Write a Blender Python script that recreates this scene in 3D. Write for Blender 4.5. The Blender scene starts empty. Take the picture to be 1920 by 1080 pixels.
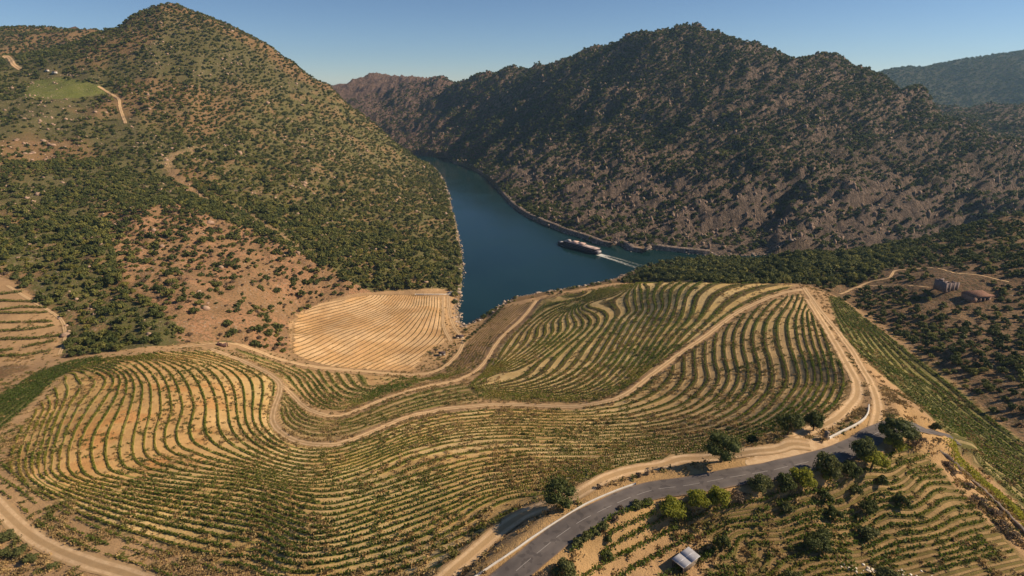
import bpy, bmesh, math, random
import numpy as np
from mathutils import Vector, Matrix

rng = np.random.default_rng(7)
random.seed(7)
scene = bpy.context.scene
COL = scene.collection

# ------------------------------------------------------------------ camera
F = 1067.0                     # focal length in pixels of a 1920 wide picture
CAM = np.array([0.0, 0.0, 215.0])
PITCH = math.radians(20.0)
SP, CP = math.sin(PITCH), math.cos(PITCH)
cam_data = bpy.data.cameras.new('camera')
cam_data.sensor_width = 36.0
cam_data.lens = F / 1920.0 * 36.0
cam_data.clip_start = 1.0
cam_data.clip_end = 30000.0
cam = bpy.data.objects.new('camera', cam_data)
cam.location = CAM
cam.rotation_euler = (math.radians(90.0) - PITCH, 0, 0)
COL.objects.link(cam)
scene.camera = cam

# ------------------------------------------------------------------ light
SUN_AZ = math.radians(3.0)    # counter-clockwise from +X: the sun stands right and a little ahead
SUN_EL = math.radians(36.0)
sun_dir = np.array([math.cos(SUN_EL) * math.cos(SUN_AZ), math.cos(SUN_EL) * math.sin(SUN_AZ), math.sin(SUN_EL)])
world = bpy.data.worlds.new('World')
scene.world = world
world.use_nodes = True
wn = world.node_tree
wn.nodes.clear()
w_out = wn.nodes.new('ShaderNodeOutputWorld')
w_bg = wn.nodes.new('ShaderNodeBackground')
w_sky = wn.nodes.new('ShaderNodeTexSky')
w_sky.sky_type = 'NISHITA'
w_sky.sun_disc = False
w_sky.sun_elevation = SUN_EL
w_sky.sun_rotation = math.pi / 2 - SUN_AZ
w_sky.altitude = 300
w_sky.air_density = 0.7
w_sky.dust_density = 0.0
w_sky.ozone_density = 4.5
w_bg.inputs['Strength'].default_value = 0.068
wn.links.new(w_sky.outputs[0], w_bg.inputs['Color'])
wn.links.new(w_bg.outputs[0], w_out.inputs['Surface'])
sun_data = bpy.data.lights.new('sun', 'SUN')
sun_data.energy = 4.9
sun_data.angle = math.radians(0.5)
sun_data.color = (1.0, 0.80, 0.57)
sun = bpy.data.objects.new('sun', sun_data)
sun.rotation_euler = Vector(sun_dir).to_track_quat('Z', 'Y').to_euler()
sun.location = (300, 100, 500)
COL.objects.link(sun)
scene.view_settings.view_transform = 'Standard'
scene.view_settings.look = 'None'
scene.view_settings.gamma = 1.0
scene.view_settings.exposure = 0.38
scene.view_settings.use_curve_mapping = False
scene.cycles.max_bounces = 5
scene.cycles.diffuse_bounces = 2
scene.cycles.glossy_bounces = 2
scene.cycles.transparent_max_bounces = 4
scene.cycles.volume_bounces = 0

# ------------------------------------------------------------------ numeric helpers
def px_ray(u, v):
    """direction (forward component 1) of the picture point u, v of the 1920 x 1080 photograph"""
    x = (np.asarray(u, float) - 960.0) / F
    y = (540.0 - np.asarray(v, float)) / F
    return np.stack([x, CP + y * SP, -SP + y * CP], -1)

def project(P):
    P = np.asarray(P, float)
    d = P - CAM
    fwd = d[..., 1] * CP - d[..., 2] * SP
    up = d[..., 1] * SP + d[..., 2] * CP
    fs = np.where(fwd > 1, fwd, 1.0)
    return np.where(fwd > 1, 960 + F * d[..., 0] / fs, -9999), np.where(fwd > 1, 540 - F * up / fs, -9999), fwd

def vhash(ix, iy, seed):
    h = (ix.astype(np.int64) * 374761393 + iy.astype(np.int64) * 668265263 + seed * 1442695041) & 0xFFFFFFFF
    h = ((h ^ (h >> 13)) * 1274126177) & 0xFFFFFFFF
    h = ((h ^ (h >> 16)) * 2246822519) & 0xFFFFFFFF
    return ((h ^ (h >> 15)) & 0xFFFFFF) / float(0xFFFFFF)

def vnoise(x, y, seed=0):
    ix, iy = np.floor(x), np.floor(y)
    fx, fy = x - ix, y - iy
    ix, iy = ix.astype(np.int64), iy.astype(np.int64)
    sx, sy = fx * fx * fx * (fx * (fx * 6 - 15) + 10), fy * fy * fy * (fy * (fy * 6 - 15) + 10)
    a, b = vhash(ix, iy, seed), vhash(ix + 1, iy, seed)
    c, d = vhash(ix, iy + 1, seed), vhash(ix + 1, iy + 1, seed)
    return (a + (b - a) * sx) * (1 - sy) + (c + (d - c) * sx) * sy

def fbm(x, y, scale, octaves=4, seed=0, gain=0.5):
    s, a, t = 0.0, 1.0, 0.0
    f = 1.0 / scale
    ca, sa = math.cos(0.6), math.sin(0.6)
    for o in range(octaves):
        s = s + a * vnoise(x * f + 17.3 * o, y * f - 9.1 * o, seed + o)
        t += a
        a *= gain
        f *= 2.03
        x, y = ca * x - sa * y, sa * x + ca * y
    return s / t

def ridged(x, y, scale, octaves=4, seed=0):
    s, a, t = 0.0, 1.0, 0.0
    f = 1.0 / scale
    ca, sa = math.cos(0.9), math.sin(0.9)
    for o in range(octaves):
        s = s + a * (1 - np.abs(2 * vnoise(x * f + 7.7 * o, y * f + 3.1 * o, seed + o) - 1))
        t += a
        a *= 0.52
        f *= 2.1
        x, y = ca * x - sa * y, sa * x + ca * y
    return s / t

def smooth(x, a, b):
    t = np.clip((x - a) / (b - a), 0, 1)
    return t * t * (3 - 2 * t)

def in_poly(px, py, poly):
    """even-odd test, vectorised"""
    poly = np.asarray(poly, float)
    inside = np.zeros(np.shape(px), bool)
    n = len(poly)
    for i in range(n):
        x1, y1 = poly[i]
        x2, y2 = poly[(i + 1) % n]
        if y1 == y2:
            continue
        c = ((y1 > py) != (y2 > py)) & (px < (x2 - x1) * (py - y1) / (y2 - y1) + x1)
        inside ^= c
    return inside

def densify(pts, step):
    pts = np.asarray(pts, float)
    out = [pts[0]]
    for a, b in zip(pts[:-1], pts[1:]):
        n = max(1, int(math.ceil(np.linalg.norm(b - a) / step)))
        for k in range(1, n + 1):
            out.append(a + (b - a) * k / n)
    return np.array(out)

def spline(pts, step):
    """Catmull-Rom through pts, about step apart"""
    P = np.asarray(pts, float)
    if len(P) < 3:
        return densify(P, step)
    Q = np.vstack([2 * P[0] - P[1], P, 2 * P[-1] - P[-2]])
    out = []
    for i in range(len(P) - 1):
        p0, p1, p2, p3 = Q[i], Q[i + 1], Q[i + 2], Q[i + 3]
        n = max(1, int(math.ceil(np.linalg.norm(p2 - p1) / step)))
        t = np.linspace(0, 1, n, endpoint=False)[:, None]
        out.append(0.5 * (2 * p1 + (p2 - p0) * t + (2 * p0 - 5 * p1 + 4 * p2 - p3) * t * t + (3 * p1 - p0 - 3 * p2 + p3) * t ** 3))
    return np.vstack(out + [P[-1:]])

def resample(P, step):
    P = np.asarray(P, float)
    d = np.r_[0, np.cumsum(np.linalg.norm(np.diff(P[:, :2], axis=0), axis=1))]
    n = max(2, int(round(d[-1] / step)) + 1)
    s = np.linspace(0, d[-1], n)
    return np.stack([np.interp(s, d, P[:, k]) for k in range(P.shape[1])], -1)

class RBF:
    """multiquadric surface through scattered points with a linear trend"""
    def __init__(self, xy, z, c, smoothing=0.0):
        self.xy = np.asarray(xy, float); self.c = c
        n = len(self.xy)
        r = np.linalg.norm(self.xy[:, None] - self.xy[None], axis=-1)
        K = -np.sqrt(r * r + c * c) + smoothing * np.eye(n) * -1
        P = np.c_[np.ones(n), self.xy / 500.0]
        A = np.zeros((n + 3, n + 3)); A[:n, :n] = K; A[:n, n:] = P; A[n:, :n] = P.T
        s = np.linalg.lstsq(A, np.r_[np.asarray(z, float), 0, 0, 0], rcond=None)[0]
        self.w, self.p = s[:n], s[n:]
    def __call__(self, x, y):
        sh = np.shape(x)
        x = np.ravel(np.asarray(x, float)); y = np.ravel(np.asarray(y, float))
        out = np.empty(len(x))
        xy32 = self.xy.astype(np.float32); w32 = self.w.astype(np.float32)
        for i in range(0, len(x), 40000):
            a, b = x[i:i + 40000].astype(np.float32), y[i:i + 40000].astype(np.float32)
            r2 = (a[:, None] - xy32[None, :, 0]) ** 2 + (b[:, None] - xy32[None, :, 1]) ** 2
            out[i:i + 40000] = -np.sqrt(r2 + np.float32(self.c ** 2)) @ w32 + self.p[0] + (self.p[1] * a + self.p[2] * b) / 500.0
        return out.reshape(sh)

# ------------------------------------------------------------------ terrain: survey points
# (u, v, z): a point of the photograph and the height above the river that the ground has there
Z = [
 # road and its verge
 (930,1075,119.5),(1040,1015,121),(1150,947,122),(1300,908,123),(1450,882,124),(1560,855,124.5),(1640,815,124),(1700,795,122.5),
 (1200,885,120.5),(1250,870,118.5),(950,985,114.5),(1050,925,118.5),(1350,850,120.5),(1500,815,121),(1600,770,118.5),(1640,740,115),
 # field below the road, right
 (1250,970,119),(1150,1050,117.5),(1400,1000,117.5),(1600,930,118.5),(1700,850,120),(1300,1075,115.5),(1600,1050,114.5),(1800,1050,112.5),
 (1760,850,117),(1850,950,112),(1920,1030,110.5),(1780,862,108),(1870,930,102),(1920,960,100),
 # great front field
 (600,900,84),(700,900,87),(900,860,88),(1100,850,94),(1250,800,89),(1400,750,92),(1400,650,82),(1500,650,88),(1500,700,95),(1560,720,100),
 (1620,720,107),(1590,640,90),(1300,850,112.5),(1200,870,113.5),(1100,900,113),(900,950,106),(900,1010,113.5),(800,1000,106),(600,1000,100),
 (500,930,88),(300,950,88),(300,1020,91),(500,1075,101),(700,1075,107),(150,950,87),(200,900,83),(400,860,77),(400,780,70),(760,830,76),
 (0,940,86),(0,1050,86),(100,1075,90),(0,850,79),(0,800,73.5),
 # hump on the left
 (395,655,50),(300,667,63),(200,680,66),(130,700,66),(470,690,51),(520,720,52),(520,740,53),(300,740,72),(200,800,78),(100,780,73),
 (50,850,80),(60,890,84.5),(515,785,60),(580,832,68),(300,800,74),
 # bowl and tracks
 (600,777,56),(640,780,55),(600,745,45),(660,730,33),(700,800,64),(800,768,57),(850,715,36),(790,727,40),(730,745,47),(860,760,58),
 (920,660,24),(985,590,18),(1010,562,19),(940,720,48),(1000,760,62),(1100,762,68),(1180,735,71),(1250,682,72),(1330,625,73),(1400,573,74.5),
 (1510,543,76),(1100,650,46),(1187,583,50),(1085,572,36),(1022,610,28),(1300,540,70),(1240,532,58),(1190,532,50),(1150,535,42),(1040,553,25),
 (430,645,42),(550,690,26),(640,693,17),(700,698,12),(760,703,9),(830,690,8),(868,640,5),
 # flat by the river
 (700,600,10),(620,620,13),(850,560,4.5),(848,600,4.5),(690,650,10),(560,590,16),(548,620,18),(700,545,12),(780,550,8),(945,575,7),(900,610,5),
 # left valley floor and foot of the hill
 (180,640,58),(350,640,52),(540,660,26),
 # right slope, strip of vines, house slope
 (1640,775,119),(1560,600,74),(1545,600,79),(1590,690,101),(1640,690,96),(1660,720,97),(1630,650,78),(1600,600,69),(1700,700,76),(1700,760,112),
 (1650,620,70),(1800,640,82),(1920,640,88),(1750,720,77),(1850,780,82),(1920,760,87),(1740,800,118),(1820,820,93),
 # shores
 (805,306,0),(835,340,0),(850,400,0),(865,470,0),(866,530,0),(860,580,0),(864,610,0),(905,598,0),(942,574,0.5),
 (850,306,0),(900,325,0),(945,370,0),(985,405,0),(1060,437,0),(1130,457,0),(1200,465,0),(1280,474,0),(1370,481,0),
 # river bed
 (900,580,-7),(920,530,-8),(900,480,-8),(930,440,-8),(1000,500,-8),(875,380,-8),(850,335,-7),(1080,500,-8),(1160,490,-8),(1030,530,-7),(835,318,-6),
 (1240,488,-3),(1240,503,3),(1240,516,18),(1370,487,5),(1180,520,4),
]
# (u, v, depth): a point of the photograph and its distance along the view
D = [
 (0,690,330),(0,640,360),(0,600,385),(0,560,410),(0,520,440),(0,450,520),(100,600,390),(0,300,720),(100,300,760),(200,450,525),(200,350,680),
 (350,540,450),(330,600,400),(330,500,500),(330,400,620),(330,300,800),(330,200,980),(330,100,1120),(330,10,1250),
 (500,500,560),(450,560,470),(450,450,590),(520,560,510),(480,600,440),(600,540,560),(650,530,580),
 (270,22,1230),(220,45,1200),(430,50,1280),(500,85,1310),(560,125,1330),(620,165,1350),(700,235,1420),(780,297,1520),
 (600,400,780),(500,300,930),(600,300,1000),(700,350,1000),(700,450,740),(780,450,720),(750,320,1250),(560,200,1200),(450,150,1150),(800,400,880),
 (60,160,1000),(100,175,960),(200,170,1020),(150,140,1040),(100,110,1300),(0,58,1500),(100,55,1500),(190,60,1480),(0,160,980),(30,110,1300),
 # right mountain
 (820,150,2200),(720,140,2500),(640,165,2450),(680,151,2480),(770,146,2330),(795,150,2260),(900,138,2020),(960,128,1900),(1030,115,1780),(1100,98,1650),(1150,80,1570),(1190,62,1500),(1240,66,1470),(1300,58,1450),
 (1350,70,1430),(1420,93,1400),(1500,108,1360),(1580,118,1320),(1630,120,1300),(1690,152,1230),(1750,190,1150),(1850,262,1000),(1920,302,950),
 (1300,250,1150),(1300,350,950),(1300,150,1300),(1300,440,805),(1100,250,1300),(1100,350,1050),(1000,300,1300),(950,200,1700),
 (1500,250,1050),(1500,380,830),(1500,450,740),(1700,250,1050),(1700,380,840),(1900,380,800),(1800,330,920),(1150,430,900),(1400,440,790),
 (800,290,1700),(760,230,2000),(700,190,2200),(850,200,1950),(900,260,1600),(1300,100,1380),(1190,110,1450),
 # forest and house slope
 (1300,500,619),(1500,480,570),(1500,505,480),(1420,490,640),(1380,515,520),(1880,408,560),(1920,410,560),(1700,457,560),(1800,430,560),
 (1800,480,460),(1780,525,385),(1850,560,365),(1700,540,395),(1600,540,428),(1600,490,530),(1920,500,390),(1560,555,405),
 # far range
 (1660,133,3600),(1720,128,3550),(1780,115,3500),(1850,106,3450),(1920,103,3400),(1900,200,2800),(1800,180,3000),(1950,260,2300),(2000,101,3380),(2120,98,3350),(2260,100,3300),
]
# behind the skylines and outside the picture: (x, y, z)
H = [
 (-200,60,92),(0,40,119),(200,50,113),(420,110,98),(-420,120,80),(0,-300,125),(-600,-300,130),(600,-300,130),
 (-330,240,62),(-450,330,66),(-700,500,110),(430,250,108),(520,330,120),(560,480,90),(700,420,130),
 (-200,1650,-6),(-420,1800,-7),(-800,1900,-7),(-1400,1950,-7),(-1900,2000,40),
 (330,690,-5),(450,690,-5),(600,690,-4),(800,730,-4),(1100,800,10),(330,655,8),(420,640,22),(520,640,40),(700,640,60),(420,740,8),(600,760,12),
 (-3200,800,250),(-3200,4200,260),(4200,5200,200),(0,5200,180),(3200,800,220),(-2600,2200,230),(-1200,2500,200),(-300,3600,180),(1200,3200,150),
 (-1100,900,200),(-1500,1300,300),(-3000,-300,200),(3000,-300,200),(4600,1500,200),(4500,3300,260),(1400,900,150),(1600,1500,180),(900,2300,160),(2200,2200,140),(-200,4500,180),
]
def survey():
    P = []
    for u, v, z in Z:
        r = px_ray(u, v)
        t = (z - CAM[2]) / r[2]
        P.append(CAM + r * t)
    for u, v, d in D:
        P.append(CAM + px_ray(u, v) * d)
    # every skyline falls away behind itself
    for u, v, d, back, drop in [
        (330,10,1250,220,130),(270,22,1230,220,110),(430,50,1280,220,130),(500,85,1310,220,120),(560,125,1330,220,110),(620,165,1350,200,110),(700,235,1420,150,70),
        (0,58,1500,300,90),(100,55,1500,300,90),
        (820,150,2200,350,130),(720,140,2500,350,130),(640,165,2450,350,130),(770,146,2330,350,130),(960,128,1900,350,130),(1100,98,1650,350,140),(1190,62,1500,300,130),
        (1300,58,1450,300,130),(1420,93,1400,300,120),(1500,108,1360,300,110),(1630,120,1300,300,120),(1750,190,1150,300,90),(1850,262,1000,260,70),
        (1880,408,560,110,60),(1800,430,560,100,40),(1040,553,537,30,24),(1150,535,512,50,36),(1150,535,512,110,45),(1190,532,492,100,46),(1240,532,469,60,30),
        (1780,115,3500,500,150),(1920,103,3400,500,150),(2120,98,3350,500,150)]:
        p = CAM + px_ray(u, v) * d
        p = p + np.array([p[0], p[1], 0]) / math.hypot(p[0], p[1]) * back
        p[2] -= drop
        P.append(p)
    P += [np.array(h, float) for h in H]
    return np.array(P)
PTS = survey()
base_h = RBF(PTS[:, :2], PTS[:, 2], 14.0, 0.02)

# graded grid: 2 m cells near the vineyard, growing with distance
def graded(lo, hi, a, b, step, grow, top):
    mid = list(np.arange(a, b + 1e-6, step))
    up, s, x = [], step, b
    while x < hi:
        s = min(s * grow, top); x += s; up.append(x)
    dn, s, x = [], step, a
    while x > lo:
        s = min(s * grow, top); x -= s; dn.append(x)
    return np.array(dn[::-1] + mid + up)
GX = graded(-2600, 4400, -260, 300, 1.9, 1.0092, 26.0)
GY = graded(-120, 4300, 95, 430, 1.6, 1.0056, 20.0)
MX, MY = np.meshgrid(GX, GY)          # shape (ny, nx)
HB = base_h(MX, MY)
HT = HB.copy()                        # the finished ground

def ground(x, y, G=None):
    G = HT if G is None else G
    x = np.asarray(x, float); y = np.asarray(y, float)
    i = np.clip(np.searchsorted(GX, x) - 1, 0, len(GX) - 2)
    j = np.clip(np.searchsorted(GY, y) - 1, 0, len(GY) - 2)
    fx = np.clip((x - GX[i]) / (GX[i + 1] - GX[i]), 0, 1); fy = np.clip((y - GY[j]) / (GY[j + 1] - GY[j]), 0, 1)
    return (G[j, i] * (1 - fx) + G[j, i + 1] * fx) * (1 - fy) + (G[j + 1, i] * (1 - fx) + G[j + 1, i + 1] * fx) * fy

def cast(u, v, G=None, zmin=None):
    """where the line of sight through u, v meets the ground: (n, 3)"""
    u = np.atleast_1d(np.asarray(u, float)); v = np.atleast_1d(np.asarray(v, float))
    R = px_ray(u, v)
    lo = np.full(len(u), 60.0); hi = np.full(len(u), np.nan)
    t = np.full(len(u), 60.0)
    live = np.ones(len(u), bool)
    while live.any() and np.nanmin(t[live]) < 4200:
        k = np.where(live)[0]
        tn = t[k] * 1.006 + 0.4
        p = CAM + R[k] * tn[:, None]
        h = ground(p[:, 0], p[:, 1], G)
        if zmin is not None:
            h = np.maximum(h, zmin)
        hit = p[:, 2] < h
        lo[k] = t[k]; t[k] = tn
        hi[k[hit]] = tn[hit]
        live[k[hit]] = False
        live[k[tn > 4200]] = False
    miss = np.isnan(hi)
    hi[miss] = 4200; lo[miss] = 4199
    for _ in range(14):
        m = (lo + hi) / 2
        p = CAM + R * m[:, None]
        h = ground(p[:, 0], p[:, 1], G)
        if zmin is not None:
            h = np.maximum(h, zmin)
        b = p[:, 2] < h
        hi = np.where(b, m, hi); lo = np.where(b, lo, m)
    P = CAM + R * hi[:, None]
    P[miss] = np.nan
    return P

def drape(pts, step=6.0, world_step=None, G=None):
    """a line drawn over the photograph, laid on the ground it shows"""
    q = spline(pts, step)
    P = cast(q[:, 0], q[:, 1], G)
    P = P[~np.isnan(P[:, 0])]
    if world_step:
        P = resample(P, world_step)
        P[:, 2] = ground(P[:, 0], P[:, 1], G)
    return P
# ------------------------------------------------------------------ lines drawn over the photograph
ROAD = [(870,1150),(962,1076),(1035,1016),(1081,984),(1125,958),(1169,939),(1216,925),(1290,910),(1367,897),(1440,884),(1520,866),(1595,842),(1648,811),(1695,798),(1735,803),(1790,832)]
MAIN = [(395,654),(440,671),(480,689),(508,704),(525,720),(523,740),(514,765),(511,785),(519,803),(545,822),(580,832),(620,833),(660,824),(700,808),(760,784),(820,770),(880,762),
        (950,759),(1020,761),(1080,762),(1140,752),(1180,735),(1220,704),(1270,667),(1330,625),(1380,588),(1430,563),(1470,549),(1510,541)]
LOWER = [(527,722),(545,738),(570,762),(600,775),(640,779),(680,765),(730,745),(790,727),(850,715),(890,697),(912,675),(925,653),(945,628),(980,596),(1008,561)]
TOP = [(330,652),(380,646),(430,643),(480,657),(520,672),(570,685),(640,693),(700,698),(760,703),(800,700),(830,690),(855,668),(866,650),(868,636),(850,610),(842,580),(840,553)]
FLATB = [(845,640),(832,612),(831,580),(832,553)]
RIGHT = [(1640,800),(1646,770),(1640,735),(1622,700),(1595,655),(1565,615),(1540,585),(1522,560),(1508,540)]
RIGHTIN = [(1480,826),(1540,800),(1590,765),(1608,735),(1598,700),(1575,660),(1552,620),(1530,585),(1512,556)]
LOWROAD = [(800,1120),(850,1068),(905,1022),(960,982),(1020,950),(1060,935),(1120,905),(1180,884),(1260,868),(1340,856),(1420,846),(1490,835),(1545,828)]
LEFTTRACK = [(-60,890),(-20,930),(20,972),(70,1012),(140,1045),(230,1075),(330,1105)]
HOUSEPATH = [(1575,552),(1607,540),(1640,536),(1700,535),(1755,540)]
HOUSEPATH2 = [(1607,540),(1625,531),(1665,521),(1680,508),(1715,505),(1752,502),(1790,512),(1830,515),(1870,524),(1905,532)]
HILLPATH = [(5,110),(12,105),(20,112),(26,122),(38,130)]
HILLPATH2 = [(184,162),(200,172),(222,186),(226,205),(236,232)]
SPURPATH = [(388,276),(345,285),(318,300),(322,322),(380,370),(450,392),(510,430),(560,462)]
TERRACETRACK = [(13,535),(40,552),(70,570),(100,588),(118,605),(122,635),(112,665)]

RIVER_PX = [(805,306),(815,318),(828,330),(836,345),(843,370),(849,400),(857,435),(865,470),(868,500),(866,530),(861,560),(859,580),(862,600),(868,613),
            (884,606),(905,596),(925,583),(942,571),(965,558),(1010,550),(1040,545),(1100,535),(1150,524),(1170,515),(1205,503),(1240,493),(1290,487),(1345,484)]
RIVER_W1 = [(330,665),(450,655),(600,655),(800,690),(830,770),(600,735),(450,725),(330,715)]
RIVER_PX2 = [(1370,480),(1330,479),(1280,474),(1240,470),(1215,467),(1200,473),(1180,471),(1168,461),(1148,459),(1142,463),(1120,459),(1106,453),(1090,446),(1060,437),(1030,425),(1005,415),(985,405),(962,387),(945,370),(930,352),(915,336),(900,325),(878,313),(850,306)]
RIVER_W2 = [(-190,1720),(-420,1860),(-800,1960),(-1400,2010),(-1900,2020),(-1900,1900),(-1400,1890),(-800,1850),(-450,1750),(-300,1650)]
def at_z(u, v, z):
    r = px_ray(u, v)
    return CAM + r * ((z - CAM[2]) / r[..., 2])[..., None]
def river_poly():
    a = at_z(*np.array(RIVER_PX, float).T, 0.0)[:, :2]
    b = at_z(*np.array(RIVER_PX2, float).T, 0.0)[:, :2]
    return np.vstack([a, RIVER_W1, b, RIVER_W2])
RIV = river_poly()

def seg_dist(x, y, P, closed=False):
    """distance of many points to a polyline"""
    P = np.asarray(P, float)
    if closed:
        P = np.vstack([P, P[:1]])
    best = np.full(np.shape(x), 1e9)
    for a, b in zip(P[:-1], P[1:]):
        d = b - a
        L = d[0] ** 2 + d[1] ** 2 + 1e-9
        t = np.clip(((x - a[0]) * d[0] + (y - a[1]) * d[1]) / L, 0, 1)
        best = np.minimum(best, (x - a[0] - t * d[0]) ** 2 + (y - a[1] - t * d[1]) ** 2)
    return np.sqrt(best)

# ------------------------------------------------------------------ finish the ground: river, relief, benches for the roads
jj = np.where((GY > 380) & (GY < 2150))[0]
SD = np.full(MX.shape, 500.0)          # distance to the shore, negative on the water
bx, by = MX[jj], MY[jj]
sd = seg_dist(bx, by, RIV, True)
SD[jj] = np.where(in_poly(bx, by, RIV), -sd, sd)
def shore_fix(H):
    land = SD > 0
    H = np.where(land & (SD < 400), np.maximum(H, np.minimum(0.7 + 0.22 * SD, 6.0)), H)
    return np.where(~land, np.minimum(H, np.maximum(-0.6 + 0.35 * SD, -9.0)), H)
HB = shore_fix(HB)

CULT = [(-60,735),(70,686),(190,660),(300,652),(400,638),(470,645),(545,672),(540,600),(600,562),(700,545),(850,543),(862,612),(900,605),(945,570),(1040,551),(1150,531),(1240,527),
        (1510,532),(1560,550),(1650,600),(1760,690),(1920,830),(1990,1130),(-60,1130)]
TERR = [(-60,510),(20,520),(118,600),(112,680),(-60,692)]
def world_poly(px, G=None, step=12, zmin=None):
    q = densify(np.array(px + [px[0]], float), step)
    P = cast(q[:, 0], q[:, 1], G, zmin)
    return P[~np.isnan(P[:, 0])][:, :2]
def blur(A, n):
    for ax in (0, 1):
        for _ in range(2):
            c = np.cumsum(np.pad(A, [(n + 1, n) if k == ax else (0, 0) for k in (0, 1)], mode='edge'), axis=ax)
            A = (np.take(c, range(2 * n + 1, c.shape[ax]), ax) - np.take(c, range(0, c.shape[ax] - 2 * n - 1), ax)) / (2 * n + 1)
    return A
cultm = in_poly(MX, MY, world_poly(CULT, HB, zmin=0.0)) | in_poly(MX, MY, world_poly(TERR, HB))
cultm |= (MY < 130)
CULTM = blur(cultm.astype(float), 4)
WILD = 1 - CULTM
# the mountain lies beyond the far shore
fs = at_z(*np.array(RIVER_PX2, float).T, 0.0)[::-1]
fs = fs[np.argsort(fs[:, 1])]
XR = np.interp(MY, np.r_[600, fs[:, 1], 1600, 1750], np.r_[900, fs[:, 0], -260, -3000])
MOUNT = smooth(MX - XR, -20, 30) * smooth(MY, 640, 720)
FAR = smooth(MY, 2300, 2700) * smooth(MX, 200, 600)
s_al = -0.46 * MX + 0.89 * MY          # along the far shore
s_dn = 0.89 * MX + 0.46 * MY           # up the mountain side
warp = 40 * (fbm(MX, MY, 160, 3, 41) - 0.5)
rel_m = (ridged((s_al + warp) * 1.0, s_dn * 0.33, 110, 4, 5) - 0.62) * 54 + (ridged(s_al + warp * .5, s_dn * 0.5, 38, 4, 11) - 0.6) * 20 + (fbm(MX, MY, 14, 3, 3) - .5) * 9 + (ridged(s_al * 1.1, s_dn * .6, 17, 2, 15) - .6) * 7
rel_l = (fbm(MX, MY, 120, 4, 21) - .5) * 16 + (ridged(MX * 0.8 + MY * .3, MY * 0.55 - MX * .2, 55, 4, 23) - .6) * 13 + (fbm(MX, MY, 10, 3, 29) - .5) * 4.0
rel_h = (fbm(MX, MY, 45, 4, 31) - .5) * 6 + (fbm(MX, MY, 9, 3, 33) - .5) * 1.6
near = smooth(np.hypot(MX, MY), 330, 620)
house = smooth(MX, 40, 120) * (1 - MOUNT)
rel_f = (ridged(s_al, s_dn * .6, 420, 4, 61) - .6) * 90
cliffs = smooth(HB, 3, 20) * (1 - smooth(HB, 70, 130)) * smooth(MX, -30, 120)
rel_m = rel_m + cliffs * (ridged(s_al + warp * .4, s_dn * .16, 36, 4, 67) - .55) * 40
rel = MOUNT * (rel_m * (1 - FAR) + rel_f * FAR) + (1 - MOUNT) * (house * rel_h + (1 - house) * rel_l * (0.25 + 0.75 * near))
shore_amp = smooth(np.abs(SD), 0, 45)
micro = (fbm(MX, MY, 7, 3, 51) - .5) * 0.7 * CULTM
HT = shore_fix(HB + rel * WILD * (0.25 + 0.75 * shore_amp) + micro)

def bench(line, half, fade, zs=None, smoothing=9):
    """level the ground across a road or track"""
    global HT
    P = resample(line, 2.0)
    z = P[:, 2].copy() if zs is None else zs
    k = np.ones(smoothing) / smoothing
    z = np.convolve(np.pad(z, smoothing // 2, mode='edge'), k, 'valid')
    i0, i1 = np.searchsorted(GX, [P[:, 0].min() - fade - 4, P[:, 0].max() + fade + 4])
    j0, j1 = np.searchsorted(GY, [P[:, 1].min() - fade - 4, P[:, 1].max() + fade + 4])
    x, y = MX[j0:j1, i0:i1], MY[j0:j1, i0:i1]
    best = np.full(x.shape, 1e9); zz = np.zeros(x.shape)
    for p, h in zip(P, z):
        d = (x - p[0]) ** 2 + (y - p[1]) ** 2
        m = d < best
        best[m] = d[m]; zz[m] = h
    w = 1 - smooth(np.sqrt(best), half, fade)
    HT[j0:j1, i0:i1] = HT[j0:j1, i0:i1] * (1 - w) + zz * w
    P[:, 2] = z
    return P

LINES = {}
for nm, ln, half, fade in [('left', LEFTTRACK, 2.6, 5), ('house', HOUSEPATH, 1.6, 4), ('house2', HOUSEPATH2, 1.6, 4),
                           ('terrace', TERRACETRACK, 1.4, 3.5), ('flatb', FLATB, 1.8, 4), ('top', TOP, 2.2, 4.5), ('lower', LOWER, 2.0, 4.5), ('main', MAIN, 2.2, 4.5),
                           ('rightin', RIGHTIN, 2.4, 4.5), ('right', RIGHT, 2.0, 4.0), ('lowroad', LOWROAD, 2.4, 4.5), ('road', ROAD, 4.6, 9)]:
    LINES[nm] = bench(drape(ln, 5, 2.0), half, fade)
for nm, ln in [('hill', HILLPATH), ('hill2', HILLPATH2), ('spur', SPURPATH)]:
    LINES[nm] = drape(ln, 4, 3.0)

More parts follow.
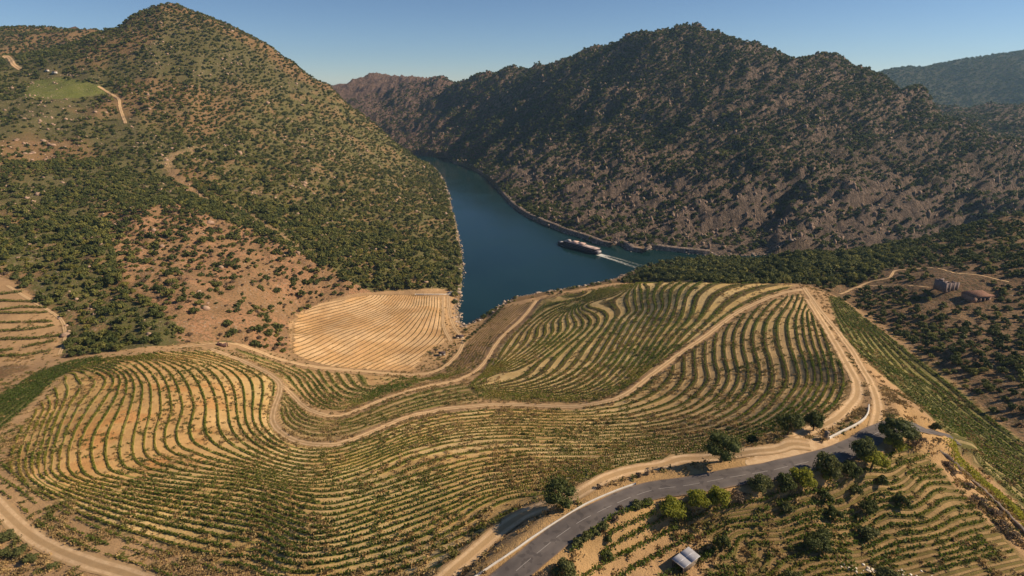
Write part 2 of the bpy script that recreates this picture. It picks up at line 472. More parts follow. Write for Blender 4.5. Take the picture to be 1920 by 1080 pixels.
# ------------------------------------------------------------------ vine fields: guide lines (row number, points over the photograph)
FIELDS = {}
FIELDS['front'] = dict(poly=[(200,671),(300,660),(396,657),(440,675),(480,693),(506,708),(519,722),(514,742),(506,766),(503,787),(511,808),(540,829),(580,839),(620,840),(660,832),(700,816),(760,791),
        (820,777),(880,769),(950,766),(1020,768),(1080,769),(1142,759),(1186,741),(1228,710),(1278,673),(1338,630),(1386,594),(1434,569),(1472,556),(1503,551),(1520,585),(1545,622),(1567,660),(1584,700),
        (1590,740),(1560,778),(1500,800),(1440,815),(1390,836),(1300,855),(1230,868),(1120,892),(1050,915),(1000,938),(930,980),(860,1035),(800,1085),(500,1095),(470,1075),(400,1052),(320,1022),(200,988),
        (100,938),(40,903),(12,872),(20,830),(70,765),(130,697)],
  guides=[(0,MAIN[4:23]),
   (4,[(300,667),(350,675),(395,690),(420,712),(432,740),(436,770),(442,800),(460,825),(500,850),(560,868),(620,868),(690,848),(760,822),(840,800),(940,790),(1040,792),(1120,792),(1200,786),(1280,765),(1320,737),(1337,710),(1332,685),(1330,660),(1335,627),(1355,592)]),
   (8,[(237,671),(270,675),(292,685),(310,700),(322,720),(328,740),(332,770),(322,800),(320,817),(325,837),(353,853),(400,867),(475,884),(567,903),(630,898),(700,875),(760,850),(840,828),(940,818),(1050,822),(1150,822),(1250,815),(1330,800),(1385,775),(1425,738),(1435,710),(1432,680),(1422,645),(1425,610),(1445,580),(1470,556)]),
   (11,[(205,680),(230,686),(250,700),(262,720),(263,740),(255,780),(245,820),(243,850),(252,868),(275,880),(340,893),(475,908),(600,935),(700,920),(800,888),(900,860),(1000,848),(1100,847),(1200,843),(1340,826),(1420,802),(1475,772),(1500,745),(1517,715),(1512,680),(1500,640),(1495,602),(1502,577),(1512,552)]),
   (14,[(172,690),(195,697),(213,712),(205,735),(190,760),(160,807),(148,845),(152,875),(165,893),(250,912),(375,930),(475,945),(600,978),(700,955),(800,922),(900,889),(1000,876),(1100,874),(1200,866),(1300,850),(1400,828),(1480,800),(1540,765),(1566,720),(1560,680),(1545,630),(1530,590)]),
   (17,[(125,705),(132,735),(110,785),(95,830),(88,865),(95,893),(150,918),(300,955),(475,985),(560,1018),(640,1012),(730,985),(830,950),(900,920),(1000,900),(1060,893)]),
   (20,[(75,770),(50,830),(42,870),(52,900),(100,930),(175,965),(302,1005),(400,1030),(475,1040),(555,1066),(640,1056),(730,1035),(830,997),(900,955),(960,930)])])
FIELDS['upper'] = dict(poly=[(880,722),(905,700),(925,672),(935,655),(955,630),(990,600),(1016,562),(1080,549),(1150,537),(1200,531),(1300,529),(1420,531),(1490,535),(1466,545),(1426,558),(1376,583),(1326,619),
        (1264,661),(1214,698),(1174,728),(1136,745),(1080,755),(1020,754),(950,752),(900,748)],
  guides=[(0,MAIN[16:]),
   (4,[(1322,532),(1310,540),(1295,557),(1285,595),(1260,625),(1222,675),(1185,710),(1147,735),(1110,748)]),
   (8.5,[(1237,532),(1230,542),(1225,557),(1230,577),(1220,595),(1192,640),(1162,685),(1132,715),(1100,732),(1050,744)]),
   (12,[(1195,532),(1185,545),(1183,565),(1187,583),(1175,595),(1147,640),(1125,675),(1085,710),(1035,728),(960,738)]),
   (18,[(1175,535),(1147,547),(1112,560),(1085,572),(1075,585),(1087,605),(1080,620),(1050,645),(1010,675),(967,702),(935,715),(890,724)]),
   (22.5,[(1110,556),(1072,572),(1040,592),(1022,610),(1022,625),(1007,645),(972,670),(935,692),(900,708)]),
   (27,[(1015,563),(990,598),(955,632),(938,655),(925,680),(900,704)])])
FIELDS['crescent'] = dict(poly=[(531,735),(548,748),(570,772),(600,784),(640,787),(682,772),(732,752),(792,733),(850,722),(880,722),(900,748),(880,756),(820,763),(760,776),(700,800),(660,816),(620,826),(580,825),(548,814),(528,795),(522,770)],
  guides=[(0,MAIN[6:17]),(6,[(531,735),(548,748),(570,772),(600,784),(640,787),(682,772),(732,752),(792,733),(850,722),(885,716)])])
FIELDS['bowl'] = dict(poly=[(440,654),(480,664),(520,680),(570,692),(640,700),(700,704),(760,709),(805,706),(838,695),(870,690),(885,693),(845,709),(788,721),(728,738),(680,758),(640,771),(604,768),(574,755),(550,733),(530,712),(510,697),(480,680)],
  guides=[(0,LOWER[1:10]),(3,[(420,652),(480,672),(530,690),(562,707),(578,730),(602,755),(640,766),(690,750),(750,730),(820,713),(870,698)]),
   (6,[(590,697),(608,722),(635,746),(665,750),(710,736),(770,716),(840,704)]),(9,[(640,700),(660,725),(690,734),(730,724),(780,711)]),(11,[(690,704),(715,715),(745,711)])])
FIELDS['shore'] = dict(poly=[(945,578),(1000,566),(972,592),(937,624),(917,650),(905,674),(882,692),(850,702),(834,694),(862,670),(872,650),(905,618)],
  guides=[(0,[(1002,565),(972,592),(937,624),(917,650),(905,674),(882,692),(850,704)]),(9,[(945,580),(910,612),(874,648),(858,672),(832,697)])])
FIELDS['flat'] = dict(poly=[(556,590),(600,568),(690,553),(760,553),(827,556),(827,612),(838,640),(815,650),(790,672),(775,696),(690,693),(620,687),(575,676),(548,662),(550,610)],
  guides=[(0,[(834,556),(834,612),(824,638),(775,675),(740,692)]),(6,[(787,557),(780,580),(745,612),(695,645),(640,675)]),(12,[(745,557),(720,580),(665,602),(600,622),(560,637)]),(17,[(690,557),(650,570),(600,582),(556,594)])])
FIELDS['green'] = dict(poly=[(-60,765),(0,742),(70,698),(130,676),(192,668),(190,676),(150,688),(112,706),(60,755),(0,806),(-60,850)],
  guides=[(0,[(-60,770),(0,740),(70,692),(130,671),(190,664)]),(9,[(-60,858),(0,810),(60,757),(112,708),(150,690),(190,678)])])
FIELDS['sparse'] = dict(poly=[(1235,975),(1270,958),(1330,948),(1420,934),(1500,918),(1590,890),(1650,856),(1700,836),(1738,850),(1785,905),(1828,950),(1878,1005),(1920,1045),(1960,1130),(1280,1130),(1345,1060),(1350,1035),(1310,1000)],
  guides=[(0,[(1230,978),(1290,960),(1400,935),(1500,905),(1600,870),(1700,835)]),(5,[(1240,1028),(1300,1010),(1400,985),(1500,960),(1600,930),(1700,895),(1790,862)]),
   (10,[(1230,1105),(1330,1075),(1450,1045),(1600,1005),(1750,965),(1830,940)]),(15,[(1450,1120),(1600,1078),(1750,1040),(1880,1005)])])
FIELDS['strip'] = dict(poly=[(1552,556),(1575,558),(1622,596),(1702,656),(1782,716),(1852,776),(1960,860),(1960,950),(1830,855),(1760,795),(1700,742),(1640,690),(1580,632)],
  guides=[(0,[(1572,556),(1622,596),(1702,656),(1782,716),(1852,776),(1960,860)]),(9,[(1550,562),(1580,632),(1640,690),(1700,742),(1760,795),(1830,855),(1960,950)])])
FIELDS['patch'] = dict(poly=[(1770,806),(1800,812),(1860,852),(1930,895),(1930,965),(1850,888),(1790,838)],
  guides=[(0,[(1795,808),(1860,850),(1930,893)]),(5,[(1780,830),(1850,892),(1930,972)])])
EXPLICIT = {
 'terrace': [[(-30,556),(0,553),(42,548)],[(-30,565),(0,565),(72,567)],[(-30,583),(0,582),(40,577),(88,578)],[(-30,590),(10,588),(88,587)],[(-30,606),(0,606),(95,604)],[(-30,624),(0,622),(50,619),(100,612)],
   [(-30,638),(0,637),(60,636),(115,630)],[(-30,664),(17,657),(60,649),(102,640)],[(-30,672),(0,669),(50,667),(95,658)]],
 'edge': [[(-25,878),(0,895),(27,912),(62,940),(100,972),(150,1000),(200,1020),(250,1032),(300,1050),(362,1075)],[(-25,850),(5,872),(38,900),(72,928),(112,955),(160,980),(215,1003),(280,1026),(350,1050),(430,1078)],[(-25,905),(0,920),(30,943),(65,972),(110,1003),(160,1026),(215,1045),(270,1062),(330,1085)]],
 'roadside': [[(1073,1034),(1110,1003),(1156,967),(1220,947)],[(1129,1040),(1180,1008),(1248,974)],[(1140,1006),(1180,985),(1226,964)],[(1085,1090),(1140,1056),(1200,1026),(1267,992)],
   [(1150,1090),(1220,1050),(1298,1009)],[(1235,1085),(1290,1058),(1340,1038)]],
}

def contours(phi, xs, ys, level):
    """polylines of phi == level on a grid"""
    f = phi - level
    f = np.where(np.abs(f) < 1e-6, 1e-6, f)
    s = f > 0
    segs = {}
    def key_h(j, i): return ('h', j, i)
    ptc = {}
    def pt(k):
        if k in ptc: return ptc[k]
        t, j, i = k
        if t == 'h':
            a, b = f[j, i], f[j, i + 1]; r = a / (a - b)
            p = (xs[i] + r * (xs[i + 1] - xs[i]), ys[j])
        else:
            a, b = f[j, i], f[j + 1, i]; r = a / (a - b)
            p = (xs[i], ys[j] + r * (ys[j + 1] - ys[j]))
        ptc[k] = p
        return p
    code = s[:-1, :-1] * 1 + s[:-1, 1:] * 2 + s[1:, 1:] * 4 + s[1:, :-1] * 8
    for j, i in zip(*np.where((code > 0) & (code < 15))):
        e = []
        if s[j, i] != s[j, i + 1]: e.append(('h', j, i))
        if s[j, i + 1] != s[j + 1, i + 1]: e.append(('v', j, i + 1))
        if s[j + 1, i] != s[j + 1, i + 1]: e.append(('h', j + 1, i))
        if s[j, i] != s[j + 1, i]: e.append(('v', j, i))
        for a, b in ([(e[0], e[1])] if len(e) == 2 else [(e[0], e[1]), (e[2], e[3])]):
            segs.setdefault(a, []).append(b); segs.setdefault(b, []).append(a)
    seen, out = set(), []
    ends = [k for k, v in segs.items() if len(v) == 1]
    for start in ends + list(segs):
        if start in seen: continue
        line, k, prev = [], start, None
        while k is not None and k not in seen:
            seen.add(k); line.append(pt(k))
            nx = [q for q in segs[k] if q != prev and q not in seen]
            prev, k = k, (nx[0] if nx else None)
        if len(line) > 2: out.append(np.array(line))
    return out

TRACK_HALF = {'left': 2.8, 'top': 2.0, 'lower': 1.7, 'main': 1.9, 'right': 2.0, 'rightin': 2.2, 'lowroad': 2.6, 'road': 5.0, 'flatb': 1.8, 'terrace': 1.2}
ALLTRACK = [(LINES[n][:, :2], h) for n, h in TRACK_HALF.items()]
def off_track(x, y, extra=0.0):
    ok = np.ones(np.shape(x), bool)
    for P, h in ALLTRACK:
        m = (x > P[:, 0].min() - 8) & (x < P[:, 0].max() + 8) & (y > P[:, 1].min() - 8) & (y < P[:, 1].max() + 8)
        if m.any():
            d = seg_dist(x[m], y[m], P[::2])
            ok[m] &= d > h + extra
    return ok

PHI = np.zeros(MX.shape); PHIM = np.zeros(MX.shape); FID = np.full(MX.shape, -1)
ROWS = []           # (field, polyline xyz)
for fi, (fn, fd) in enumerate(FIELDS.items()):
    gp, gv = [], []
    for val, pts in fd['guides']:
        P = drape(pts, 8)
        P = resample(P, 9.0 if fn in ('front', 'upper') else (22.0 if fn == 'sparse' else 7.0))
        gp.append(P[:, :2]); gv += [val] * len(P)
    fd['phi'] = RBF(np.vstack(gp), np.array(gv) * {'front': 1.25, 'flat': 1.6}.get(fn, 1.0), 6.0, 0.3)
    wp = world_poly(fd['poly'], HT, 10)
    x0, y0 = wp.min(0); x1, y1 = wp.max(0)
    i0, i1 = np.searchsorted(GX, [x0, x1]); j0, j1 = np.searchsorted(GY, [y0, y1])
    gx, gy = MX[j0:j1, i0:i1], MY[j0:j1, i0:i1]
    m = in_poly(gx, gy, wp)
    PHI[j0:j1, i0:i1] = np.where(m, fd['phi'](gx, gy), PHI[j0:j1, i0:i1])
    PHIM[j0:j1, i0:i1] = np.where(m, 1.0, PHIM[j0:j1, i0:i1])
    FID[j0:j1, i0:i1] = np.where(m, fi, FID[j0:j1, i0:i1])
    st = 1.6
    xs, ys = np.arange(x0 - 2, x1 + 2, st), np.arange(y0 - 2, y1 + 2, st)
    ph = fd['phi'](*np.meshgrid(xs, ys))
    for L in np.arange(0.5, max(fd['guides'][-1][0], 1) * {'front': 1.25, 'flat': 1.6}.get(fn, 1.0) + {'sparse': 3, 'front': 5}.get(fn, 0.6), 1.0):
        for line in contours(ph, xs, ys, L):
            line = resample(line, 1.0)
            ok = in_poly(line[:, 0], line[:, 1], wp) & off_track(line[:, 0], line[:, 1], 0.7)
            # rows that would crowd each other end, as they do in the terraces
            e = 0.8
            gr = np.hypot(fd['phi'](line[:, 0] + e, line[:, 1]) - fd['phi'](line[:, 0] - e, line[:, 1]), fd['phi'](line[:, 0], line[:, 1] + e) - fd['phi'](line[:, 0], line[:, 1] - e)) / (2 * e)
            gr = gr / {'sparse': 1.8, 'upper': 1.25, 'front': 1.35, 'flat': 1.6}.get(fn, 1.0)
            n = int(round(L - 0.5))
            if n % 2: ok &= gr < 0.50
            if n % 4: ok &= gr < 0.95
            if n % 8: ok &= gr < 1.7
            k = 0
            while k < len(line):
                if not ok[k]: k += 1; continue
                e = k
                while e < len(line) and ok[e]: e += 1
                if e - k > 14:
                    q = line[k:e]
                    ROWS.append((fn, np.c_[q, ground(q[:, 0], q[:, 1])], n))
                k = e
for fn, rows in EXPLICIT.items():
    for k, r in enumerate(rows):
        ROWS.append((fn, drape(r, 5, 1.0), k))
FNAMES = list(FIELDS)
# ------------------------------------------------------------------ materials
def new_mat(name):
    m = bpy.data.materials.new(name); m.use_nodes = True
    nt = m.node_tree; nt.nodes.clear()
    return m, nt
class NB:
    """short-hand for building node trees"""
    def __init__(self, nt): self.nt = nt
    def n(self, t, **kw):
        x = self.nt.nodes.new(t)
        for k, v in kw.items(): setattr(x, k, v)
        return x
    def put(self, sock, v):
        if isinstance(v, bpy.types.NodeSocket): self.nt.links.new(v, sock)
        else:
            if hasattr(sock, 'default_value') and sock.type == 'RGBA' and len(v) == 3: v = (*v, 1)
            sock.default_value = v
    def math(self, op, a, b=0.0, clamp=False):
        x = self.n('ShaderNodeMath', operation=op, use_clamp=clamp); self.put(x.inputs[0], a); self.put(x.inputs[1], b); return x.outputs[0]
    def mix(self, f, a, b, blend='MIX'):
        x = self.n('ShaderNodeMix', data_type='RGBA', blend_type=blend); self.put(x.inputs[0], f); self.put(x.inputs[6], a); self.put(x.inputs[7], b); return x.outputs[2]
    def noise(self, vec, scale, detail=3.0, rough=0.55):
        x = self.n('ShaderNodeTexNoise'); self.put(x.inputs['Vector'], vec); x.inputs['Scale'].default_value = scale
        x.inputs['Detail'].default_value = detail; x.inputs['Roughness'].default_value = rough; return x.outputs[0]
    def step(self, v, a, b):
        x = self.n('ShaderNodeMapRange', interpolation_type='SMOOTHSTEP'); self.put(x.inputs[0], v); x.inputs[1].default_value = a; x.inputs[2].default_value = b; return x.outputs[0]
    def rng(self, v, a, b, c, d):
        x = self.n('ShaderNodeMapRange'); self.put(x.inputs[0], v)
        for i, q in enumerate((a, b, c, d)): x.inputs[i + 1].default_value = q
        return x.outputs[0]
    def attr(self, name, out='Fac'):
        return self.n('ShaderNodeAttribute', attribute_name=name).outputs[out]
    def pos(self): return self.n('ShaderNodeNewGeometry').outputs['Position']
    def scale(self, col, f):
        x = self.n('ShaderNodeVectorMath', operation='SCALE'); self.put(x.inputs[0], col); self.put(x.inputs['Scale'], f); return x.outputs[0]
    def bump(self, h, strength, dist):
        x = self.n('ShaderNodeBump'); x.inputs['Strength'].default_value = strength; x.inputs['Distance'].default_value = dist; self.put(x.inputs['Height'], h); return x.outputs[0]
    def principled(self, col, rough=0.85, normal=None, spec=0.2, metal=0.0):
        p = self.n('ShaderNodeBsdfPrincipled'); self.put(p.inputs['Base Color'], col); self.put(p.inputs['Roughness'], rough)
        p.inputs['Specular IOR Level'].default_value = spec; p.inputs['Metallic'].default_value = metal
        if normal is not None: self.put(p.inputs['Normal'], normal)
        return p.outputs[0]
    def out(self, sh, vol=False):
        o = self.n('ShaderNodeOutputMaterial'); self.nt.links.new(sh, o.inputs['Volume' if vol else 'Surface'])

def plain(name, col, rough=0.8, spec=0.3, metal=0.0, var=0.25, scale=2.0):
    m, nt = new_mat(name); b = NB(nt)
    f = b.rng(b.noise(b.pos(), scale, 4), .25, .75, 1 - var, 1 + var)
    b.out(b.principled(b.scale(col if isinstance(col, bpy.types.NodeSocket) else (*col,), f), rough, None, spec, metal))
    return m

def ground_material(kind):
    m, nt = new_mat(kind + '_earth'); b = NB(nt)
    p = b.pos()
    base, alt = b.attr('base', 'Color'), b.attr('alt', 'Color')
    n3, n1, n2 = b.noise(p, 0.06, 4), b.noise(p, 0.45, 4, .6), b.noise(p, 2.6, 4, .65)
    if kind == 'field':
        phi = b.math('ADD', b.attr('phi'), b.math('MULTIPLY', b.math('SUBTRACT', n1, 0.5), 0.14))
        fr = b.math('FRACT', phi)
        d = b.math('ABSOLUTE', b.math('SUBTRACT', fr, 0.5))          # 0 on the vine line, .5 midway
        w = b.attr('sw')
        st = b.step(b.math('SUBTRACT', w, b.math('ADD', d, b.math('MULTIPLY', b.math('SUBTRACT', n2, .5), .12))), -0.05, 0.06)
        st = b.math('MULTIPLY', st, b.attr('phim'), True)
        col = b.mix(st, base, alt)
        # dry tufts everywhere between the rows
        tuft = b.math('MULTIPLY', b.step(n2, .56, .70), b.step(n1, .38, .60))
        col = b.mix(b.math('MULTIPLY', tuft, .65), col, b.mix(.45, alt, (.16, .125, .05)))
        col = b.scale(col, b.math('ADD', .5, b.math('ADD', b.math('MULTIPLY', n1, .55), b.math('MULTIPLY', n2, .45))))
        col = b.scale(col, b.rng(n3, .3, .7, .84, 1.16))
        nb = b.bump(b.math('ADD', b.math('ADD', n2, b.math('MULTIPLY', n1, 1.5)), b.math('MULTIPLY', st, 1.6)), .7, .4)
    elif kind == 'hill':
        rock = b.math('MULTIPLY', b.step(b.noise(p, 0.5, 5, .7), .56, .64), b.step(n3, .42, .58))
        col = b.mix(b.step(n1, .46, .62), base, alt)
        col = b.mix(rock, col, (.34, .26, .19))
        col = b.scale(col, b.math('ADD', .5, b.math('ADD', b.math('MULTIPLY', n1, .5), b.math('MULTIPLY', n2, .5))))
        nb = b.bump(b.math('ADD', b.math('MULTIPLY', n2, .5), b.math('MULTIPLY', n1, 2)), .9, .9)
    else:
        mp_ = b.n('ShaderNodeMapping'); b.put(mp_.inputs[0], p); mp_.inputs['Scale'].default_value = (1, 1, .4); pv_ = mp_.outputs[0]
        q = b.noise(pv_, 0.16, 6, .74)
        col = b.mix(b.step(q, .42, .56), base, alt)
        col = b.mix(b.step(b.noise(p, .3, 4, .7), .55, .66), col, (.30, .225, .175))
        col = b.scale(col, b.math('ADD', .45, b.math('ADD', b.math('MULTIPLY', q, .7), b.math('MULTIPLY', n1, .4))))
        nb = b.bump(b.math('ADD', b.math('MULTIPLY', q, 5), n1), 1.0, 3.2)
    b.out(b.principled(col, .95, nb, .1))
    return m

def leaf_material(name, c_lo, c_hi, translucent=.25, per_object=True):
    m, nt = new_mat(name); b = NB(nt)
    if per_object:
        r = b.n('ShaderNodeObjectInfo').outputs['Random']
    else:
        r = b.attr('tint')
    n = b.noise(b.pos(), .9, 3, .6)
    f = b.math('ADD', b.math('MULTIPLY', r, .65), b.math('MULTIPLY', n, .5), True)
    x = b.n('ShaderNodeValToRGB'); b.put(x.inputs[0], f)
    x.color_ramp.elements[0].position = .15; x.color_ramp.elements[0].color = (*c_lo, 1)
    x.color_ramp.elements[1].position = .85; x.color_ramp.elements[1].color = (*c_hi, 1)
    pr = b.principled(x.outputs[0], .7, None, .25)
    tr = b.n('ShaderNodeBsdfTranslucent'); b.put(tr.inputs[0], b.scale(x.outputs[0], 1.3))
    ms = b.n('ShaderNodeMixShader'); ms.inputs[0].default_value = translucent
    nt.links.new(pr, ms.inputs[1]); nt.links.new(tr.outputs[0], ms.inputs[2])
    b.out(ms.outputs[0])
    return m

def vine_material():
    m, nt = new_mat('vine_leaves'); b = NB(nt)
    t = b.attr('tint')
    x = b.n('ShaderNodeValToRGB'); b.put(x.inputs[0], t)
    cr = x.color_ramp
    cr.elements[0].position = 0; cr.elements[0].color = (.062, .098, .014, 1)
    cr.elements[1].position = 1; cr.elements[1].color = (.27, .165, .055, 1)
    for p_, c in ((.35, (.112, .15, .02)), (.6, (.225, .215, .034)), (.8, (.29, .22, .055))):
        e = cr.elements.new(p_); e.color = (*c, 1)
    pr = b.principled(x.outputs[0], .65, None, .25)
    tr = b.n('ShaderNodeBsdfTranslucent'); b.put(tr.inputs[0], b.scale(x.outputs[0], 1.4))
    ms = b.n('ShaderNodeMixShader'); ms.inputs[0].default_value = .38
    nt.links.new(pr, ms.inputs[1]); nt.links.new(tr.outputs[0], ms.inputs[2])
    b.out(ms.outputs[0])
    return m

M_FIELD, M_HILL, M_MOUNT = ground_material('field'), ground_material('hill'), ground_material('mountain')
LEAF = [leaf_material('holm_oak_leaves', (.042, .062, .017), (.118, .132, .036), .22),
        leaf_material('olive_leaves', (.088, .106, .027), (.215, .21, .058), .25),
        leaf_material('broom_leaves', (.11, .125, .023), (.25, .225, .05), .3),
        leaf_material('dry_twigs', (.10, .072, .045), (.19, .135, .085), .1)]
M_VINE = vine_material()
M_BARK = plain('bark', (.10, .075, .055), .9, .1, var=.4, scale=6)

# ------------------------------------------------------------------ mesh helpers
def mesh_np(name, co, faces, mat, attrs=None, smooth_=False, parent=None, mats=None, mat_idx=None):
    """faces: (n, k) array or a list of such arrays"""
    fl = faces if isinstance(faces, list) else [faces]
    me = bpy.data.meshes.new(name)
    me.vertices.add(len(co)); me.vertices.foreach_set('co', np.ascontiguousarray(co, np.float32).ravel())
    loops = np.concatenate([f.ravel() for f in fl]).astype(np.int32)
    sizes = np.concatenate([np.full(len(f), f.shape[1], np.int32) for f in fl])
    me.loops.add(len(loops)); me.loops.foreach_set('vertex_index', loops)
    me.polygons.add(len(sizes)); me.polygons.foreach_set('loop_start', np.r_[0, np.cumsum(sizes)[:-1]].astype(np.int32))
    if smooth_: me.polygons.foreach_set('use_smooth', np.ones(len(sizes), bool))
    for k, a in (attrs or {}).items():
        a = np.asarray(a, np.float32)
        if a.ndim == 1:
            at = me.attributes.new(k, 'FLOAT', 'POINT'); at.data.foreach_set('value', a)
        else:
            at = me.attributes.new(k, 'FLOAT_COLOR', 'POINT')
            at.data.foreach_set('color', np.c_[a, np.ones(len(a))].astype(np.float32).ravel() if a.shape[1] == 3 else a.ravel())
    if mats:
        for q in mats: me.materials.append(q)
        if mat_idx is not None: me.polygons.foreach_set('material_index', np.asarray(mat_idx, np.int32))
    else: me.materials.append(mat)
    me.update(); me.validate()
    o = bpy.data.objects.new(name, me); COL.objects.link(o)
    if parent: o.parent = parent
    return o
def tubes(paths, sides=7):
    """tapered tubes: list of (points, radii)"""
    co, fs, n0 = [], [], 0
    for P, Rr in paths:
        P = np.asarray(P, float)
        t = np.gradient(P, axis=0); t /= np.linalg.norm(t, axis=1)[:, None]
        ref = np.where(np.abs(t[:, :1]) > .8, np.array([[0, 1, 0]]), np.array([[1, 0, 0]]))
        u = np.cross(t, ref); u /= np.linalg.norm(u, axis=1)[:, None]; w = np.cross(t, u)
        a = np.arange(sides) * 2 * math.pi / sides
        ring = P[:, None] + (u[:, None] * np.cos(a)[None, :, None] + w[:, None] * np.sin(a)[None, :, None]) * np.asarray(Rr)[:, None, None]
        co.append(ring.reshape(-1, 3))
        idx = np.arange(len(P) * sides).reshape(len(P), sides) + n0
        nx = np.roll(idx, -1, 1)
        fs.append(np.stack([idx[:-1], nx[:-1], nx[1:], idx[1:]], -1).reshape(-1, 4))
        n0 += len(P) * sides
    return np.vstack(co), np.vstack(fs)
def tag(o, label=None, cat=None, group=None, kind=None):
    if label: o['label'] = label
    if cat: o['category'] = cat
    if group: o['group'] = group
    if kind: o['kind'] = kind
    return o
def empty(name, loc, rz=0.0, **kw):
    o = bpy.data.objects.new(name, None); COL.objects.link(o); o.location = loc; o.rotation_euler.z = rz
    o.empty_display_size = .5
    return tag(o, **kw)

# ------------------------------------------------------------------ ground meshes with their soil colours
PU, PV, PD = project(np.stack([MX, MY, HT], -1))
def lerp(a, b, t): return np.asarray(a) * (1 - t[..., None]) + np.asarray(b) * t[..., None]
lo = fbm(MX, MY, 60, 4, 71); mid = fbm(MX, MY, 17, 4, 72)
base = np.empty(MX.shape + (3,)); alt = np.empty(MX.shape + (3,)); SW = np.full(MX.shape, .2)
# wild land first
base[:] = (.20, .135, .075); alt[:] = (.105, .085, .042)
left = (MOUNT < .5) & (MX < 120)
red = smooth(fbm(MX, MY, 130, 4, 73), .42, .6)
base[left] = lerp((.125, .108, .048), (.23, .138, .07), red)[left]
alt[left] = lerp((.095, .095, .034), (.16, .12, .052), red)[left]
grn = in_poly(PU, PV, [(350,290),(480,180),(620,168),(700,235),(800,305),(836,345),(868,500),(864,552),(700,548),(600,500),(540,440),(420,370)]) | in_poly(PU, PV, [(-40,415),(80,430),(150,470),(215,545),(340,610),(335,648),(110,668),(125,600),(15,505),(-40,492)])
grn &= left
base[grn] = lerp((.125, .11, .045), (.25, .155, .08), smooth(mid, .47, .64))[grn]; alt[grn] = (.10, .105, .034)
bare = in_poly(PU, PV, [(190,400),(330,380),(450,420),(560,470),(640,520),(700,548),(548,610),(540,668),(430,640),(330,640),(330,600),(230,520)])
base[bare] = lerp((.36, .20, .108), (.29, .175, .09), smooth(mid, .4, .6))[bare]; alt[bare] = (.17, .115, .06)
spur = np.zeros(MX.shape, bool)
sd_spur = seg_dist(MX, MY, LINES['spur'][::3, :2])
spur = .75 * (1 - smooth(sd_spur + 16 * (mid - .5), 1.5, 11)) * left
base = lerp(base, (.42, .27, .15), spur)
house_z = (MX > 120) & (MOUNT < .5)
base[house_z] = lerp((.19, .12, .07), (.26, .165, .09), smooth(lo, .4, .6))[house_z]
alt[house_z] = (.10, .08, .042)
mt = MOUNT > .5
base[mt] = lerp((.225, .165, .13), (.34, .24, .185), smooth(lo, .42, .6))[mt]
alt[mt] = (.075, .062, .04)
cliff = mt & (HT < 75)
base[cliff] = (.27, .20, .155); alt[cliff] = (.13, .10, .08)
farl = mt & (MX < -60)
base[farl] = (.29, .185, .145); alt[farl] = (.15, .105, .08)
# cultivated land
c = CULTM > .5
base[c] = lerp((.33, .215, .115), (.40, .26, .135), smooth(lo, .38, .62))[c]
alt[c] = (.25, .18, .075)
def field_soil(name, b0, b1, a, sw):
    m = FID == FNAMES.index(name)
    base[m] = lerp(b0, b1, smooth(mid, .35, .65))[m]; alt[m] = lerp(a, np.asarray(a) * .8, smooth(lo, .4, .6))[m]; SW[m] = sw
field_soil('front', (.53, .345, .14), (.63, .45, .21), (.24, .22, .055), .17)
field_soil('upper', (.52, .365, .15), (.61, .445, .205), (.135, .105, .042), .27)
field_soil('crescent', (.36, .24, .11), (.42, .29, .14), (.25, .19, .07), .27)
field_soil('bowl', (.38, .235, .11), (.44, .29, .14), (.22, .18, .06), .28)
field_soil('shore', (.42, .27, .14), (.48, .32, .17), (.26, .17, .08), .26)
field_soil('flat', (.53, .325, .15), (.62, .42, .225), (.34, .22, .11), .11)
field_soil('green', (.16, .15, .05), (.22, .19, .07), (.10, .11, .03), .34)
field_soil('sparse', (.25, .17, .08), (.33, .225, .105), (.20, .16, .055), .26)
field_soil('strip', (.17, .155, .055), (.22, .19, .07), (.10, .10, .03), .30)
field_soil('patch', (.26, .21, .09), (.32, .25, .12), (.13, .12, .04), .30)
# right lobe of the front field: darker, greener ground with narrow pale paths
hump_ = (FID == 0) * (1 - smooth(PU, 330, 560)) * (1 - smooth(PV, 850, 930))
base = lerp(base, lerp((.46, .285, .12), (.44, .21, .075), smooth(fbm(MX, MY, 12, 3, 74), .5, .66)), hump_ * .8); SW = SW - .05 * hump_
lobe = (FID == 0) * smooth(PU, 1120, 1330)
base = lerp(base, (.42, .29, .14), lobe); alt = lerp(alt, (.14, .105, .045), lobe); SW = SW + .09 * lobe
mgreen = smooth(fbm(MX, MY, 38, 3, 77), .52, .68) * (FID >= 0) * (FID < 4)
alt = lerp(alt, (.19, .19, .05), mgreen * .6); base = lerp(base, (.30, .24, .095), mgreen * .2)
# verges
vg = (1 - smooth(seg_dist(MX, MY, LINES['road'][::2, :2]), 5, 13)) * c
base = lerp(base, (.44, .285, .125), vg * .7 * (FID < 0)); alt = lerp(alt, (.33, .21, .075), vg * (FID < 0))
gf = in_poly(PU, PV, [(60,152),(110,143),(190,160),(203,176),(120,186),(40,182)]) & (CULTM < .5)
base[gf] = (.12, .14, .035); alt[gf] = (.15, .15, .045)
fh_ = FAR > .3
base[fh_] = (.08, .075, .04); alt[fh_] = (.06, .062, .03)
leaf_floor = in_poly(PU, PV, [(1165,527),(1250,490),(1380,480),(1700,455),(1740,470),(1600,535),(1510,532),(1240,529)]) & (MOUNT < .5)
base[leaf_floor] = (.11, .085, .045); alt[leaf_floor] = (.07, .062, .03)
wet = (SD < 3) & (SD > -60)
base[wet & (mid > .5)] = (.20, .15, .10)

